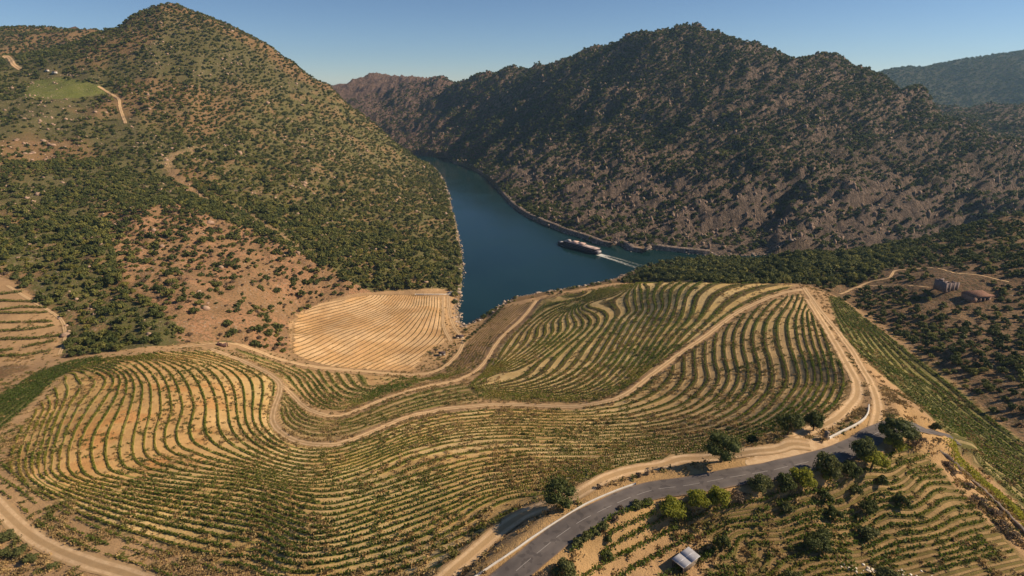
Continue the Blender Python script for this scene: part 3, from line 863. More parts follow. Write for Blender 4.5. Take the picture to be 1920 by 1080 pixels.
NYX = MX.shape
VI = np.arange(MX.size).reshape(NYX)
def zone_mesh(name, cells, mat, attrs, **kw):
    jj, ii = np.where(cells)
    q = np.stack([VI[jj, ii], VI[jj, ii + 1], VI[jj + 1, ii + 1], VI[jj + 1, ii]], -1)
    used, inv = np.unique(q, return_inverse=True)
    co = np.stack([MX.ravel()[used], MY.ravel()[used], HT.ravel()[used]], -1)
    at = {k: (v.reshape(-1, 3) if v.ndim == 3 else v.ravel())[used] for k, v in attrs.items()}
    return tag(mesh_np(name, co, inv.reshape(q.shape), mat, at, True), kind='structure', **kw)
cc = lambda A: (A[:-1, :-1] + A[1:, :-1] + A[:-1, 1:] + A[1:, 1:]) / 4
cw, cm, cf, ch = cc(CULTM) > .5, cc(MOUNT) > .5, cc(FAR) > .5, cc((MX > 120).astype(float)) > .5
two = {'base': base, 'alt': alt}
zone_mesh('vineyard_ground', cw, M_FIELD, dict(two, phi=PHI, phim=PHIM, sw=SW), label='terraced vineyard ground of tan soil and dry grass')
zone_mesh('hill', ~cw & ~cm & ~ch, M_HILL, two, label='left hill of red earth and scrub rising to a rounded peak')
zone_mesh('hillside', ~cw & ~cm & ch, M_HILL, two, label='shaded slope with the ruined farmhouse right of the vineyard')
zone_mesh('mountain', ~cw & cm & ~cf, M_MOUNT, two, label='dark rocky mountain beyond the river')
zone_mesh('far_hills', ~cw & cm & cf, M_MOUNT, two, label='hazy blue far range')

# ------------------------------------------------------------------ river
m, nt = new_mat('river_water'); b = NB(nt)
p = b.pos()
wv = b.n('ShaderNodeMapping'); b.put(wv.inputs[0], p); wv.inputs['Rotation'].default_value = (0, 0, .5); wv.inputs['Scale'].default_value = (1, .45, 1)
nz = b.noise(wv.outputs[0], .55, 4, .6)
big = b.noise(p, .012, 3)
b.out(b.principled(b.mix(b.step(big, .35, .65), (.004, .021, .021), (.006, .027, .028)), b.rng(big, .3, .7, .10, .2), b.bump(nz, .3, .2), .27))
M_WATER = m
wx, wy = np.meshgrid(np.linspace(-2100, 1150, 60), np.linspace(470, 2100, 40))
wi = np.arange(wx.size).reshape(wx.shape)
tag(mesh_np('river', np.stack([wx.ravel(), wy.ravel(), np.zeros(wx.size)], -1), np.stack([wi[:-1, :-1], wi[:-1, 1:], wi[1:, 1:], wi[1:, :-1]], -1).reshape(-1, 4), M_WATER, smooth_=True),
    'dark blue green river bending between the hills', kind='structure')

# ------------------------------------------------------------------ roads and tracks: ribbons laid on the ground
def ribbon(name, P, half, mat, lift=.06, cross=5, edge_noise=.0, parent=None, over=None, crown=.0, **kw):
    P = np.asarray(P, float)
    t = np.gradient(P[:, :2], axis=0); t /= np.linalg.norm(t, axis=1)[:, None] + 1e-9
    nrm = np.stack([-t[:, 1], t[:, 0]], -1)
    s = np.linspace(-1, 1, cross)
    h = half * np.ones(len(P))
    co = np.empty((len(P), cross, 3)); 
    for k, q in enumerate(s):
        e = edge_noise * (fbm(P[:, 0] + 31 * np.sign(q), P[:, 1], 5, 3, 91) - .5) * 2 if abs(q) == 1 else 0
        xy = P[:, :2] + nrm * (q * h + np.sign(q) * e)[:, None]
        z = ground(xy[:, 0], xy[:, 1])
        co[:, k, :2] = xy; co[:, k, 2] = (np.maximum(z, P[:, 2] if over else z)) + lift + crown * (1 - q * q)
    cut = np.repeat([np.linspace(-1, 1, cross)], len(P), 0)
    idx = np.arange(len(P) * cross).reshape(len(P), cross)
    f = np.stack([idx[:-1, :-1], idx[:-1, 1:], idx[1:, 1:], idx[1:, :-1]], -1).reshape(-1, 4)
    o = mesh_np(name, co.reshape(-1, 3), f, mat, {'side': cut.ravel()}, True, parent)
    return tag(o, **kw)

m, nt = new_mat('track_earth'); b = NB(nt); p = b.pos()
n1, n2 = b.noise(p, .5, 4), b.noise(p, 3.2, 4, .65)
d = b.math('ABSOLUTE', b.math('SUBTRACT', b.math('ABSOLUTE', b.attr('side')), .52))
col = b.mix(b.step(n1, .35, .65), (.52, .355, .20), (.62, .45, .27))
rut = b.step(b.math('ADD', d, b.math('MULTIPLY', b.math('SUBTRACT', n1, .5), .3)), .12, .3)
col = b.mix(b.math('MULTIPLY', rut, .8), col, (.36, .24, .12))
col = b.mix(b.math('MULTIPLY', b.step(n2, .56, .68), .4), col, (.26, .175, .08))
b.out(b.principled(col, .95, b.bump(b.math('ADD', n2, n1), .5, .2), .1)); M_TRACK = m

m, nt = new_mat('asphalt'); b = NB(nt); p = b.pos()
n1, n2, n3 = b.noise(p, .3, 4), b.noise(p, 9, 3, .7), b.noise(p, .08, 3)
sd_ = b.attr('side')
wheel = b.step(b.math('ABSOLUTE', b.math('SUBTRACT', b.math('ABSOLUTE', sd_), .5)), .05, .3)
col = b.mix(b.step(n1, .3, .7), (.115, .101, .096), (.15, .132, .122))
col = b.mix(b.math('MULTIPLY', b.math('SUBTRACT', 1.0, wheel), .25), col, (.07, .062, .062))
col = b.mix(b.math('MULTIPLY', b.step(b.math('ADD', b.math('ABSOLUTE', sd_), b.math('MULTIPLY', b.math('SUBTRACT', n1, .5), .25)), .86, 1.0), .75), col, (.26, .175, .11))
col = b.mix(b.math('MULTIPLY', b.step(b.noise(p, .55, 2, .4), .60, .63), .45), col, (.058, .052, .052))
col = b.scale(col, b.rng(n3, .3, .7, .82, 1.18))
b.out(b.principled(col, .9, b.bump(n2, .3, .03), .2)); M_ASPHALT = m

R = resample(spline(LINES['road'], 1.0), 1.2)
road = ribbon('road', R, 3.15, M_ASPHALT, .22, 9, .12, over=True, crown=.03, label='grey asphalt road curving along the lower vineyard edge', kind='structure')
TR = {'main': (1.6, 'sandy track curving through the middle of the vineyard'), 'lower': (1.4, 'narrow sandy track in the bowl of the vineyard down to the river bank'),
      'top': (1.7, 'sandy track along the foot of the pale flat field'), 'left': (2.6, 'wide rutted track in the lower left corner'),
      'right': (1.7, 'outer sandy track along the right vineyard edge'), 'rightin': (2.2, 'inner broad sandy track along the right vineyard edge'),
      'lowroad': (2.3, 'sandy track running beside the asphalt road'), 'flatb': (1.5, 'sandy track beside the river bank of the pale field'),
      'house': (.85, 'short path below the ruined farmhouse'), 'house2': (.95, 'winding path above the ruined farmhouse'), 'terrace': (1.1, 'footpath beside the small terraces far left')}
for k_, (nm, (hf, lab)) in enumerate(TR.items()):
    ribbon('dirt_track', resample(spline(LINES[nm][::3], 1.5), 1.4), hf, M_TRACK, .07 + .012 * k_, 7, .55, label=lab, kind='structure')
# the pale forecourt at the gate
q = spline([(1400,851),(1450,832),(1480,818),(1500,811),(1535,816),(1572,822),(1560,837),(1500,852),(1440,866),(1400,872),(1400,851)], 6)
P = cast(q[:, 0], q[:, 1]); ctr = P.mean(0)
rings = [ctr + (P - ctr) * f for f in (0.02, .25, .5, .75, 1.0)]
co = np.vstack(rings); co[:, 2] = ground(co[:, 0], co[:, 1]) + .05
n_ = len(P); idx = np.arange(5 * n_).reshape(5, n_)
tag(mesh_np('gate_yard', co, np.stack([idx[:-1, :-1], idx[:-1, 1:], idx[1:, 1:], idx[1:, :-1]], -1).reshape(-1, 4), M_TRACK, {'side': np.full(len(co), .52)}, True), 'bare sandy yard beside the road at the gate post', kind='structure')
for nm, hf in (('hill', 4.0), ('hill2', 2.2)):
    ribbon('hill_path', LINES[nm], hf, M_TRACK, .6, 5, 1.0, label={'hill': 'pale scar of a path high on the far left', 'hill2': 'pale path below the green field on the left hill'}[nm], kind='structure')

# road paint: each dash of the centre line
M_PAINT = plain('road_paint', (.34, .32, .30), .7, .2, var=.12, scale=5)
L_ = np.r_[0, np.cumsum(np.linalg.norm(np.diff(R[:, :2], axis=0), axis=1))]
s0 = 1.0
while s0 < L_[-1] - 5:
    ss = np.linspace(s0, s0 + 4.2, 6)
    Q = np.stack([np.interp(ss, L_, R[:, k]) for k in range(3)], -1)
    ribbon('lane_dash', Q, .055, M_PAINT, .22 + .03 + .012, 2, 0, parent=road, over=True)
    s0 += 6.0
# ------------------------------------------------------------------ leaf clouds
def rand_frames(n, r, up=None):
    """n random orthonormal pairs"""
    a = r.normal(size=(n, 3))
    if up is not None: a[:, 2] += up
    a /= np.linalg.norm(a, axis=1)[:, None]
    b = r.normal(size=(n, 3)); b -= a * (a * b).sum(1)[:, None]; b /= np.linalg.norm(b, axis=1)[:, None]
    return np.cross(a, b), b
def quads(c, u, w, su, sw_):
    su = np.asarray(su)[:, None]; sw_ = np.asarray(sw_)[:, None]
    co = np.stack([c - u * su - w * sw_ * .3, c + w * sw_ * -1, c + u * su - w * sw_ * .2, c + w * sw_], 1)
    return co.reshape(-1, 3), np.arange(len(c) * 4).reshape(-1, 4)

def crown_arrays(r, n, lobes, leaf, flat=.75, core=True, cz=.55, spread=.62, lobe_r=(.32, .5)):
    """an uneven crown about 1 m in radius: leaf tufts over several lobes and inside them, with a ragged core"""
    L = []
    for k in range(lobes):
        a = 2 * math.pi * (k + r.uniform(-.35, .35)) / max(1, lobes - 1)
        d = 0.0 if k == lobes - 1 else spread * r.uniform(.65, 1.1)
        L.append((d * math.cos(a), d * math.sin(a), cz + (r.uniform(-.2, .18) if k < lobes - 1 else .22), r.uniform(*lobe_r)))
    L = np.array(L)
    pick = r.integers(0, lobes, n)
    v = r.normal(size=(n, 3)); v /= np.linalg.norm(v, axis=1)[:, None]
    v[:, 2] = np.where(v[:, 2] < -.45, -v[:, 2], v[:, 2])
    rad = L[pick, 3] * r.uniform(.72, 1.12, n)
    c = L[pick, :3] + v * rad[:, None] * np.array([1, 1, flat])
    c[:, 2] = np.maximum(c[:, 2], .05)
    nrm = v + r.normal(size=(n, 3)) * .55
    nrm /= np.linalg.norm(nrm, axis=1)[:, None]
    t = r.normal(size=(n, 3)); t -= nrm * (nrm * t).sum(1)[:, None]; t /= np.linalg.norm(t, axis=1)[:, None]
    s = leaf * r.uniform(.6, 1.35, n)
    co, f = quads(c, np.cross(nrm, t), t, s, s * .8)
    fs = [f]
    if core:
        for k in range(lobes):
            bm = bmesh.new(); bmesh.ops.create_icosphere(bm, subdivisions=1, radius=1)
            p = np.array([q.co[:] for q in bm.verts]); tri = np.array([[q.index for q in x.verts] for x in bm.faces]); bm.free()
            p *= (L[k, 3] * .74 * r.uniform(.8, 1.15, (len(p), 1))) * np.array([1, 1, flat]); p += L[k, :3]
            p[:, 2] = np.maximum(p[:, 2], 0.02)
            fs.append(tri + len(co)); co = np.vstack([co, p])
    return co, fs

# ------------------------------------------------------------------ vine rows
FIELD_VINES = {   # name: label, spacing m, leaf tufts, height, half width, tint range, patchiness
 'front': ('contour row of green and yellowing vines in the great front field', .75, 10, .85, .27),
 'upper': ('curving row of vines on the knoll between middle track and river', 1.0, 10, 1.3, .62),
 'crescent': ('row of vines in the narrow crescent between two sandy tracks', 1.0, 10, 1.1, .55),
 'bowl': ('curved row of vines in the small bowl under the hill track', 1.05, 9, 1.1, .5),
 'shore': ('thin row of dry vines beside the river bank', 1.4, 5, .8, .35),
 'flat': ('thin furrow of dry vine stubs across the pale flat field', 1.8, 4, .5, .3),
 'green': ('bright green row of vines on the far left slope', .9, 12, 1.3, .6),
 'sparse': ('sparse row of vines in the field below the asphalt road', .95, 11, .85, .36),
 'strip': ('straight row of vines in the long strip on the right', 1.0, 8, 1.0, .34),
 'patch': ('leafy row of vines behind the yellow hedge', 1.0, 10, 1.2, .6),
 'edge': ('sparse row of vines along the rutted track', 1.0, 8, .8, .35),
 'terrace': ('row of vines along one of the small terraces far left', .8, 20, 1.9, 1.0),
 'roadside': ('thick green row of vines beside the tin roofed shed', .75, 15, 1.3, .62),
}
vr = np.random.default_rng(11)
def front_tint(P, u):
    n = fbm(P[:, 0], P[:, 1], 38, 3, 77)
    return n
ROW_N = {}
ORD = 'first second third fourth fifth sixth seventh eighth ninth tenth eleventh twelfth thirteenth fourteenth fifteenth sixteenth seventeenth eighteenth nineteenth twentieth'.split()
ORD += ['twenty-' + q for q in ORD[:9]] + ['thirtieth']
ROW_FROM = {'front': 'outward from the middle track in the great front field', 'upper': 'up from the middle track on the river knoll', 'crescent': 'from the middle track in the narrow crescent', 'bowl': 'from the lower track in the small bowl',
 'shore': 'from the lower track towards the river bank', 'flat': 'from the river track across the pale flat field', 'green': 'from the top of the far left green slope', 'sparse': 'from the top of the field below the road',
 'strip': 'from the outer edge of the long right strip', 'patch': 'from the far side of the patch behind the hedge', 'terrace': 'from the top of the far left terraces', 'roadside': 'from the road beside the tin roofed shed'}
ROW_FROM['edge'] = 'beside the wide rutted track in the corner'
ROW_LOOK = {'edge': 'sparse vine row', 'flat': 'dry furrow row', 'shore': 'thin dry vine row', 'green': 'bright green vine row', 'sparse': 'patchy vine row', 'roadside': 'thick green vine row'}
for fn, P, lev in ROWS:
    lab, sp, nt_, hgt, hw = FIELD_VINES[fn]
    Q = resample(P, sp)
    x, y = Q[:, 0], Q[:, 1]
    u, v, d = project(Q)
    g = fbm(x, y, 38, 3, 77)                       # green hollows
    g2 = fbm(x, y, 9, 3, 78)
    gap = fbm(x, y, 6, 2, 79)
    tint = .31 + .65 * (.55 - g) + .5 * (g2 - .5)
    if fn == 'front':
        hump = (1 - smooth(u, 330, 520)) * smooth(y, 150, 240)
        tint += .10 * (1 - smooth(u, 250, 600)) - .10 * smooth(u, 1000, 1350)
        keep = gap > .20 + .10 * (1 - smooth(u, 200, 420)) - .12 * smooth(u, 1000, 1300)
        dryleft = in_poly(u, v, [(130,690),(215,720),(180,800),(150,880),(40,905),(0,870),(60,760)])
        tint += .22 * dryleft; keep &= ~(dryleft & (gap < .36))
        strong = in_poly(u, v, [(440,1000),(620,1000),(830,905),(1000,850),(1000,890),(860,945),(640,1062),(470,1075)])
        tint -= .28 * strong
    elif fn == 'upper':
        tint += .02 + .10 * smooth(u, 1050, 950); keep = gap > .30
    elif fn in ('shore', 'flat'): tint += .32; keep = gap > .42
    elif fn == 'edge': keep = gap > .35
    elif fn == 'green': tint = tint * .15; keep = gap > .18
    elif fn in ('roadside', 'terrace', 'patch'): tint = tint * .65 + .04; keep = gap > .2
    elif fn == 'sparse': tint -= .04; keep = gap > .32 + .12 * smooth(u, 1500, 1750)
    else: tint -= .08; keep = gap > .26
    Q, tint, g = Q[keep], tint[keep], g[keep]
    if len(Q) < 6: continue
    n = len(Q)
    siz = vr.uniform(.7, 1.2, n) * (.9 + .22 * smooth(g, .45, .65))
    k = int(round(nt_))
    c = np.repeat(Q, k, 0)
    sz = np.repeat(siz, k)
    off = vr.normal(size=(n * k, 3)) * np.array([hw * .62, hw * .62, 0])
    zz = vr.beta(1.8, 1.5, n * k) * hgt
    c = c + off * sz[:, None]; c[:, 2] += .08 + zz * sz
    a, b_ = rand_frames(n * k, vr, .5)
    lf = vr.uniform(.17, .34, n * k) * (1.25 if fn in ('upper', 'bowl', 'strip', 'terrace') else 1.0) * np.sqrt(sz)
    co, f = quads(c, a, b_, lf, lf * .85)
    wq = resample(P, 4.0); wq[:, 2] += .55
    wc, wf = tubes([(wq, np.full(len(wq), .02))], 3)
    tt = np.clip(np.repeat(np.repeat(tint, k) + vr.normal(size=n * k) * .10, 4), 0, 1)
    f = [f, wf + len(co)]; co = np.vstack([co, wc]); tt = np.r_[tt, np.ones(len(wc))]      # leaves on their training wire
    o = mesh_np('vine_row', co, f, M_VINE, {'tint': tt})
    o['label'] = ORD[min(lev, len(ORD) - 1)] + ' ' + ROW_LOOK.get(fn, 'vine row') + ' ' + ROW_FROM[fn]; o['category'] = 'vine row'; o['group'] = 'rows: ' + lab.split(' in ')[0] + ' / ' + fn + ' field'
    ROW_N[fn] = ROW_N.get(fn, 0) + 1

# ------------------------------------------------------------------ scattered trees and shrubs: which grow where
pr = np.random.default_rng(23)
SPECIES = ['holm_oak', 'olive_tree', 'broom_shrub', 'dry_shrub']
PROTO_COL = bpy.data.collections.new('plant_forms')        # not linked: only copied from
PROTO, PROTO_NEAR = [], []
for si, (sp, nv) in enumerate(zip(SPECIES, (5, 4, 3, 2))):
    for k in range(nv):
        co, fs = crown_arrays(pr, 120, int(pr.integers(4, 7)), .17 if si != 3 else .12, flat=.8 if si < 2 else .7, cz=.5 if si < 2 else .34)
        o = mesh_np('%02d_%s' % (len(PROTO), sp), co, fs, LEAF[si])
        COL.objects.unlink(o); PROTO_COL.objects.link(o)
        PROTO.append(si)
        co, fs = crown_arrays(pr, 420, int(pr.integers(5, 8)), .10 if si != 3 else .08, flat=.8 if si < 2 else .7, cz=.5 if si < 2 else .34)
        me = mesh_np(sp, co, fs, LEAF[si]); COL.objects.unlink(me)
        PROTO_NEAR.append(me)
P_OF = [[i for i, s in enumerate(PROTO) if s == k] for k in range(4)]

GREENFIELD = [(60,152),(110,143),(190,160),(203,176),(120,186),(40,182)]
ZONES = [   # polygon over the photograph, cover, smallest and largest crown width, species weights, patch contrast
 ('bare', GREENFIELD, .05, (2, 3), (0, 0, 1, 0), 0),
 ('none', [(-40,505),(15,512),(120,600),(115,690),(-40,700)], 0, (2, 3), (1, 0, 0, 0), 0),
 ('hill', [(-40,415),(80,430),(150,470),(215,545),(340,610),(335,648),(110,668),(125,600),(15,505),(-40,492)], .78, (3.5, 8.5), (.42, .28, .24, .06), .4),
 ('hill', [(190,400),(330,380),(450,420),(560,470),(640,520),(700,548),(548,610),(540,668),(430,640),(330,645),(330,600),(230,520)], .58, (2.2, 10), (.42, .16, .07, .35), .4),
 ('hill', [(350,290),(480,180),(620,168),(700,235),(800,305),(836,345),(868,500),(864,552),(700,548),(600,500),(540,440),(420,370)], .98, (3.5, 11), (.34, .36, .26, .04), .3),
 ('hill', [(-40,185),(225,190),(330,290),(330,385),(190,410),(60,400),(-40,420)], .66, (4, 8.5), (.5, .28, .14, .08), .5),
 ('hill', [(-40,40),(200,30),(170,110),(190,160),(60,150),(-40,140)], .72, (5, 9), (.7, .2, .1, 0), .3),
 ('forest', [(1160,527),(1235,487),(1380,478),(1480,468),(1700,452),(1745,470),(1650,500),(1600,532),(1510,527),(1240,525)], .86, (4, 11), (.56, .27, .17, 0), .45),
 ('hill', [(938,548),(1160,512),(1168,545),(1040,562),(945,585)], .16, (3, 6), (.5, .4, .1, 0), .3),
 ('slope', [(1600,500),(1745,470),(1780,425),(1880,400),(1960,400),(1960,520),(1860,500),(1760,490)], .34, (4, 9), (.8, .05, .05, .10), .6),
 ('slope', [(1545,560),(1570,545),(1760,540),(1960,600),(1960,800),(1900,800),(1760,690)], .60, (3, 6.5), (.58, .17, .05, .2), .5),
 ('bank', [(1512,535),(1552,560),(1585,630),(1640,695),(1700,745),(1745,795),(1660,785),(1652,730),(1600,650),(1560,600)], .45, (1.2, 3.4), (.1, .1, .2, .6), .4),
 ('slope', [(1500,470),(1960,380),(1960,830),(1800,700),(1560,560)], .62, (3, 7), (.58, .17, .05, .2), .5),
]
def scatter():
    out = []
    cells = [((-1500, 120), (280, 760), 4.6), ((-1700, -20), (760, 1800), 6.6), ((60, 700), (130, 740), 4.4), ((-900, 1300), (690, 2350), 6.6), ((-100, 4300), (2300, 3900), 21.0), ((1300, 2600), (900, 2400), 10.0)]
    for ci, ((x0, x1), (y0, y1), s) in enumerate(cells):
        gx, gy = np.meshgrid(np.arange(x0, x1, s), np.arange(y0, y1, s))
        x = (gx + pr.uniform(-.48, .48, gx.shape) * s).ravel(); y = (gy + pr.uniform(-.48, .48, gx.shape) * s).ravel()
        x += np.where((np.round(gy / s) % 2).ravel() > 0, s / 2, 0)
        if ci == 1: k = x < np.interp(y, [760, 1300, 1600, 1700, 1800], [20, -60, -200, -400, -900]); x, y = x[k], y[k]
        z = ground(x, y)
        i = np.clip(np.searchsorted(GX, x), 0, len(GX) - 1); j = np.clip(np.searchsorted(GY, y), 0, len(GY) - 1)
        mt_, far_, cu = MOUNT[j, i], FAR[j, i], CULTM[j, i]
        k = (z > 1.2) & (SD[j, i] > 1.2) & (cu < .45)
        if ci in (0, 1): k &= mt_ < .5
        if ci == 2: k &= mt_ < .5
        if ci == 3: k &= (mt_ >= .5) & (far_ < .5)
        if ci == 4: k &= far_ >= .5
        if ci == 5: k &= far_ < .5; 
        x, y, z, mt_ = x[k], y[k], z[k], mt_[k]
        out.append(np.c_[x, y, z, np.full(len(x), 3 if ci == 5 else ci)])
    return np.vstack(out)
S = scatter()
su, sv, sdp = project(S[:, :3] + [0, 0, 2.5])
infr = (su > -60) & (su < 1980) & (sv > -60) & (sv < 1140) & (sdp > 0)
# depth map of the bare ground for the test of what is hidden
du, dv = np.meshgrid(np.arange(-60, 1981, 8), np.arange(-60, 1141, 8))
hit = cast(du.ravel(), dv.ravel(), zmin=0.0)
DM = np.where(np.isnan(hit[:, 0]), 1e5, (hit - CAM) @ np.array([0, CP, -SP])).reshape(du.shape)
def depth_at(u, v):
    i = np.clip(np.round((u + 60) / 8).astype(int), 0, DM.shape[1] - 1); j = np.clip(np.round((v + 60) / 8).astype(int), 0, DM.shape[0] - 1)
    jj = np.clip(j + 1, 0, DM.shape[0] - 1)
    return np.maximum(DM[j, i], DM[jj, i])
vis = infr & (sdp < depth_at(su, sv) * 1.03 + 12)
n_c = len(S)
cover = np.full(n_c, .97); smin = np.full(n_c, 4.0); smax = np.full(n_c, 10.0); wts = np.tile([.45, .3, .2, .05], (n_c, 1)); contrast = np.full(n_c, .32)
k_ = S[:, 3] == 2; cover[k_] = .4; smin[k_] = 3; smax[k_] = 7
zn = np.array(['hill'] * n_c, dtype=object)
zn[S[:, 3] == 3] = 'mountain'; zn[S[:, 3] == 4] = 'range'; zn[S[:, 3] == 2] = 'slope'
mm = S[:, 3] == 3
cover[mm] = .87; smin[mm] = 4.5; smax[mm] = 11; wts[mm] = [.80, .12, .03, .05]; contrast[mm] = .5
mf = mm & (su < 835) & (sv < 320)
cover[mf] = .55; wts[mf] = [.6, .2, .05, .15]; smax[mf] = 9
mc = mm & (S[:, 2] < 60) & (su > 1050)
cover[mc] = .50
mf = S[:, 3] == 4
cover[mf] = .97; smin[mf] = 12; smax[mf] = 22; wts[mf] = [1, 0, 0, 0]
done = np.zeros(n_c, bool)
for nm, poly, cv, (a, b_), w_, ct in ZONES:
    m_ = vis & ~done & (S[:, 3] != 3) & (S[:, 3] != 4) & in_poly(su, sv, poly)
    cover[m_] = cv; smin[m_] = a; smax[m_] = b_; wts[m_] = w_; contrast[m_] = ct; done |= m_
    if nm in ('forest', 'slope', 'bank', 'hill'): zn[m_] = nm
# paths stay clear
sp_ = ~((S[:, 3] <= 1) & (seg_dist(S[:, 0], S[:, 1], LINES['spur'][::4, :2]) < 2.5 + 5 * vnoise(S[:, 0] / 15, S[:, 1] / 15, 5)))
for nm, hw_ in (('hill', 8), ('hill2', 6), ('house', 5), ('house2', 5)):
    sp_ &= seg_dist(S[:, 0], S[:, 1], LINES[nm][::2, :2]) > hw_
sp_ &= off_track(S[:, 0], S[:, 1], 1.0)
HOUSE_CLEAR = [(1752,500),(1800,498),(1870,535),(1875,572),(1800,572),(1752,548)]
sp_ &= ~(vis & in_poly(su, sv, HOUSE_CLEAR))
sp_ &= ~(vis & in_poly(su, sv, [(78,128),(120,128),(122,144),(80,144)]))
nz_ = .55 * fbm(S[:, 0], S[:, 1], 45, 3, 81) + .45 * fbm(S[:, 0], S[:, 1], 140, 3, 82)
pz = cover * np.clip(1 + contrast * (nz_ - .5) * 7, .1, 1.7)
keep = sp_ & (pr.uniform(size=n_c) < pz)
S, su, sv, sdp, vis, zn, wts, smin, smax = S[keep], su[keep], sv[keep], sdp[keep], vis[keep], zn[keep], wts[keep], smin[keep], smax[keep]
n_c = len(S)
cw_ = np.cumsum(wts, 1); cw_ /= cw_[:, -1:]
spec = (pr.uniform(size=(n_c, 1)) > cw_).sum(1)
width = smin + (smax - smin) * pr.beta(1.3, 2.2, n_c)
width *= np.where(spec == 2, .75, np.where(spec == 3, .6, 1.0))
form = np.array([P_OF[s][int(q * len(P_OF[s]))] for s, q in zip(spec, pr.uniform(size=n_c) * .999)])
yaw = pr.uniform(0, 2 * math.pi, n_c)
tall = pr.uniform(.9, 1.45, n_c)
# the 300 that show largest stand as plants of their own
app = np.where(vis & np.isin(zn, ['hill', 'slope', 'bank', 'forest']) & (su > 0) & (su < 1920) & (sv < 1080), width / sdp, 0)
order = np.argsort(-app)
quota, own, cnt = {'holm_oak': 150, 'olive_tree': 60, 'broom_shrub': 45, 'dry_shrub': 45}, np.zeros(n_c, bool), {}
for i in order:
    s = SPECIES[spec[i]]
    if app[i] > 0 and cnt.get(s, 0) < quota[s]:
        own[i] = True; cnt[s] = cnt.get(s, 0) + 1
PLACE = {'hill': 'on the left hill', 'slope': 'on the slope right of the vineyard', 'bank': 'on the bank beside the right track', 'forest': 'in the wood behind the vineyard crest'}
LOOK = {'holm_oak': 'dark green rounded evergreen tree', 'olive_tree': 'grey green olive tree', 'broom_shrub': 'yellowish green broom shrub', 'dry_shrub': 'brown dried out shrub'}
CATN = {'holm_oak': 'tree', 'olive_tree': 'tree', 'broom_shrub': 'shrub', 'dry_shrub': 'shrub'}
LANDMARKS = [(60, 440, 'in the upper gully above the far left terraces'), (190, 560, 'beside the far left terrace footpath'), (240, 620, 'at the lower end of the green gully'), (150, 650, 'above the far left green vine slope'),
 (330, 520, 'amid the bare red slope on the left'), (430, 600, 'on the bare red slope above the collapsed hut'), (520, 620, 'at the left edge of the pale flat field'), (570, 530, 'above the corner of the pale flat field'),
 (720, 530, 'above the wall of the pale flat field'), (820, 500, 'above the river on the green hill flank'), (480, 430, 'along the bare spur path of the left hill'), (300, 420, 'on the left hill under the spur path'),
 (650, 430, 'in the middle of the green hill flank'), (1250, 505, 'at the river end of the wood'), (1400, 495, 'deep in the wood behind the crest'), (1530, 500, 'at the right end of the wood'), (1660, 480, 'above the winding house path'),
 (1640, 560, 'below the ruined farmhouse path'), (1740, 600, 'on the open slope below the ruined farmhouse'), (1880, 560, 'beside the ruined farmhouse'), (1860, 460, 'on the rise behind the ruined farmhouse'), (1860, 680, 'low on the right slope below the terraces'),
 (1740, 660, 'beside the long strip of vines'), (1890, 790, 'at the lower end of the long strip of vines'), (1560, 610, 'on the bank under the vineyard corner'), (1630, 690, 'on the bank beside the outer track'), (1700, 765, 'on the bank above the end of the road')]
for i in np.where(own)[0]:
    s = SPECIES[spec[i]]
    o = PROTO_NEAR[form[i]].copy(); o.name = s; COL.objects.link(o)
    o.location = (S[i, 0], S[i, 1], S[i, 2] - .15); h = width[i] / 2
    o.scale = (h, h * pr.uniform(.85, 1.1), h * tall[i]); o.rotation_euler.z = yaw[i]
    where_ = PLACE[zn[i]]
    if zn[i] == 'hill':
        where_ = 'in the green gully at the foot of the left hill' if su[i] < 330 and sv[i] > 420 else ('on the bare red slope above the pale field' if sv[i] > 400 else 'high on the left hill')
    sz_ = 'small ' if width[i] < 5 else ('large ' if width[i] > 8 else '')
    nearby = min(LANDMARKS, key=lambda q: math.hypot(q[0] - su[i], q[1] - sv[i]))[2]
    lab_ = sz_ + LOOK[s] + ' ' + nearby
    tag(o, lab_, CATN[s], lab_.replace(' tree ', ' trees ').replace(' shrub ', ' shrubs '))
# all the others: one object for each wild stretch, plants placed on its points
def plant_cover(name, sel, label):
    me = bpy.data.meshes.new(name)
    k = np.where(sel)[0]
    me.vertices.add(len(k)); me.vertices.foreach_set('co', (S[k, :3] - [0, 0, .2]).astype(np.float32).ravel())
    for nm, arr, ty in (('form', form[k], 'INT'), ('yaw', yaw[k], 'FLOAT'), ('half', width[k] / 2, 'FLOAT'), ('tall', tall[k], 'FLOAT')):
        at = me.attributes.new(nm, ty, 'POINT'); at.data.foreach_set('value', arr.astype(np.int32 if ty == 'INT' else np.float32))
    o = bpy.data.objects.new(name, me); COL.objects.link(o)
    mod = o.modifiers.new('plants', 'NODES'); mod.node_group = PLANT_NODES
    return tag(o, label, kind='stuff')
ng = bpy.data.node_groups.new('plant_cover', 'GeometryNodeTree')
ng.interface.new_socket('Geometry', in_out='INPUT', socket_type='NodeSocketGeometry'); ng.interface.new_socket('Geometry', in_out='OUTPUT', socket_type='NodeSocketGeometry')
gi, go = ng.nodes.new('NodeGroupInput'), ng.nodes.new('NodeGroupOutput')
ci_ = ng.nodes.new('GeometryNodeCollectionInfo'); ci_.inputs[0].default_value = PROTO_COL; ci_.inputs['Separate Children'].default_value = True; ci_.inputs['Reset Children'].default_value = True
ip = ng.nodes.new('GeometryNodeInstanceOnPoints'); ip.inputs['Pick Instance'].default_value = True
def na(nm, ty):
    q = ng.nodes.new('GeometryNodeInputNamedAttribute'); q.data_type = ty; q.inputs[0].default_value = nm
    return [x for x in q.outputs if x.enabled and x.name == 'Attribute'][0]
cr_, cs_ = ng.nodes.new('ShaderNodeCombineXYZ'), ng.nodes.new('ShaderNodeCombineXYZ')
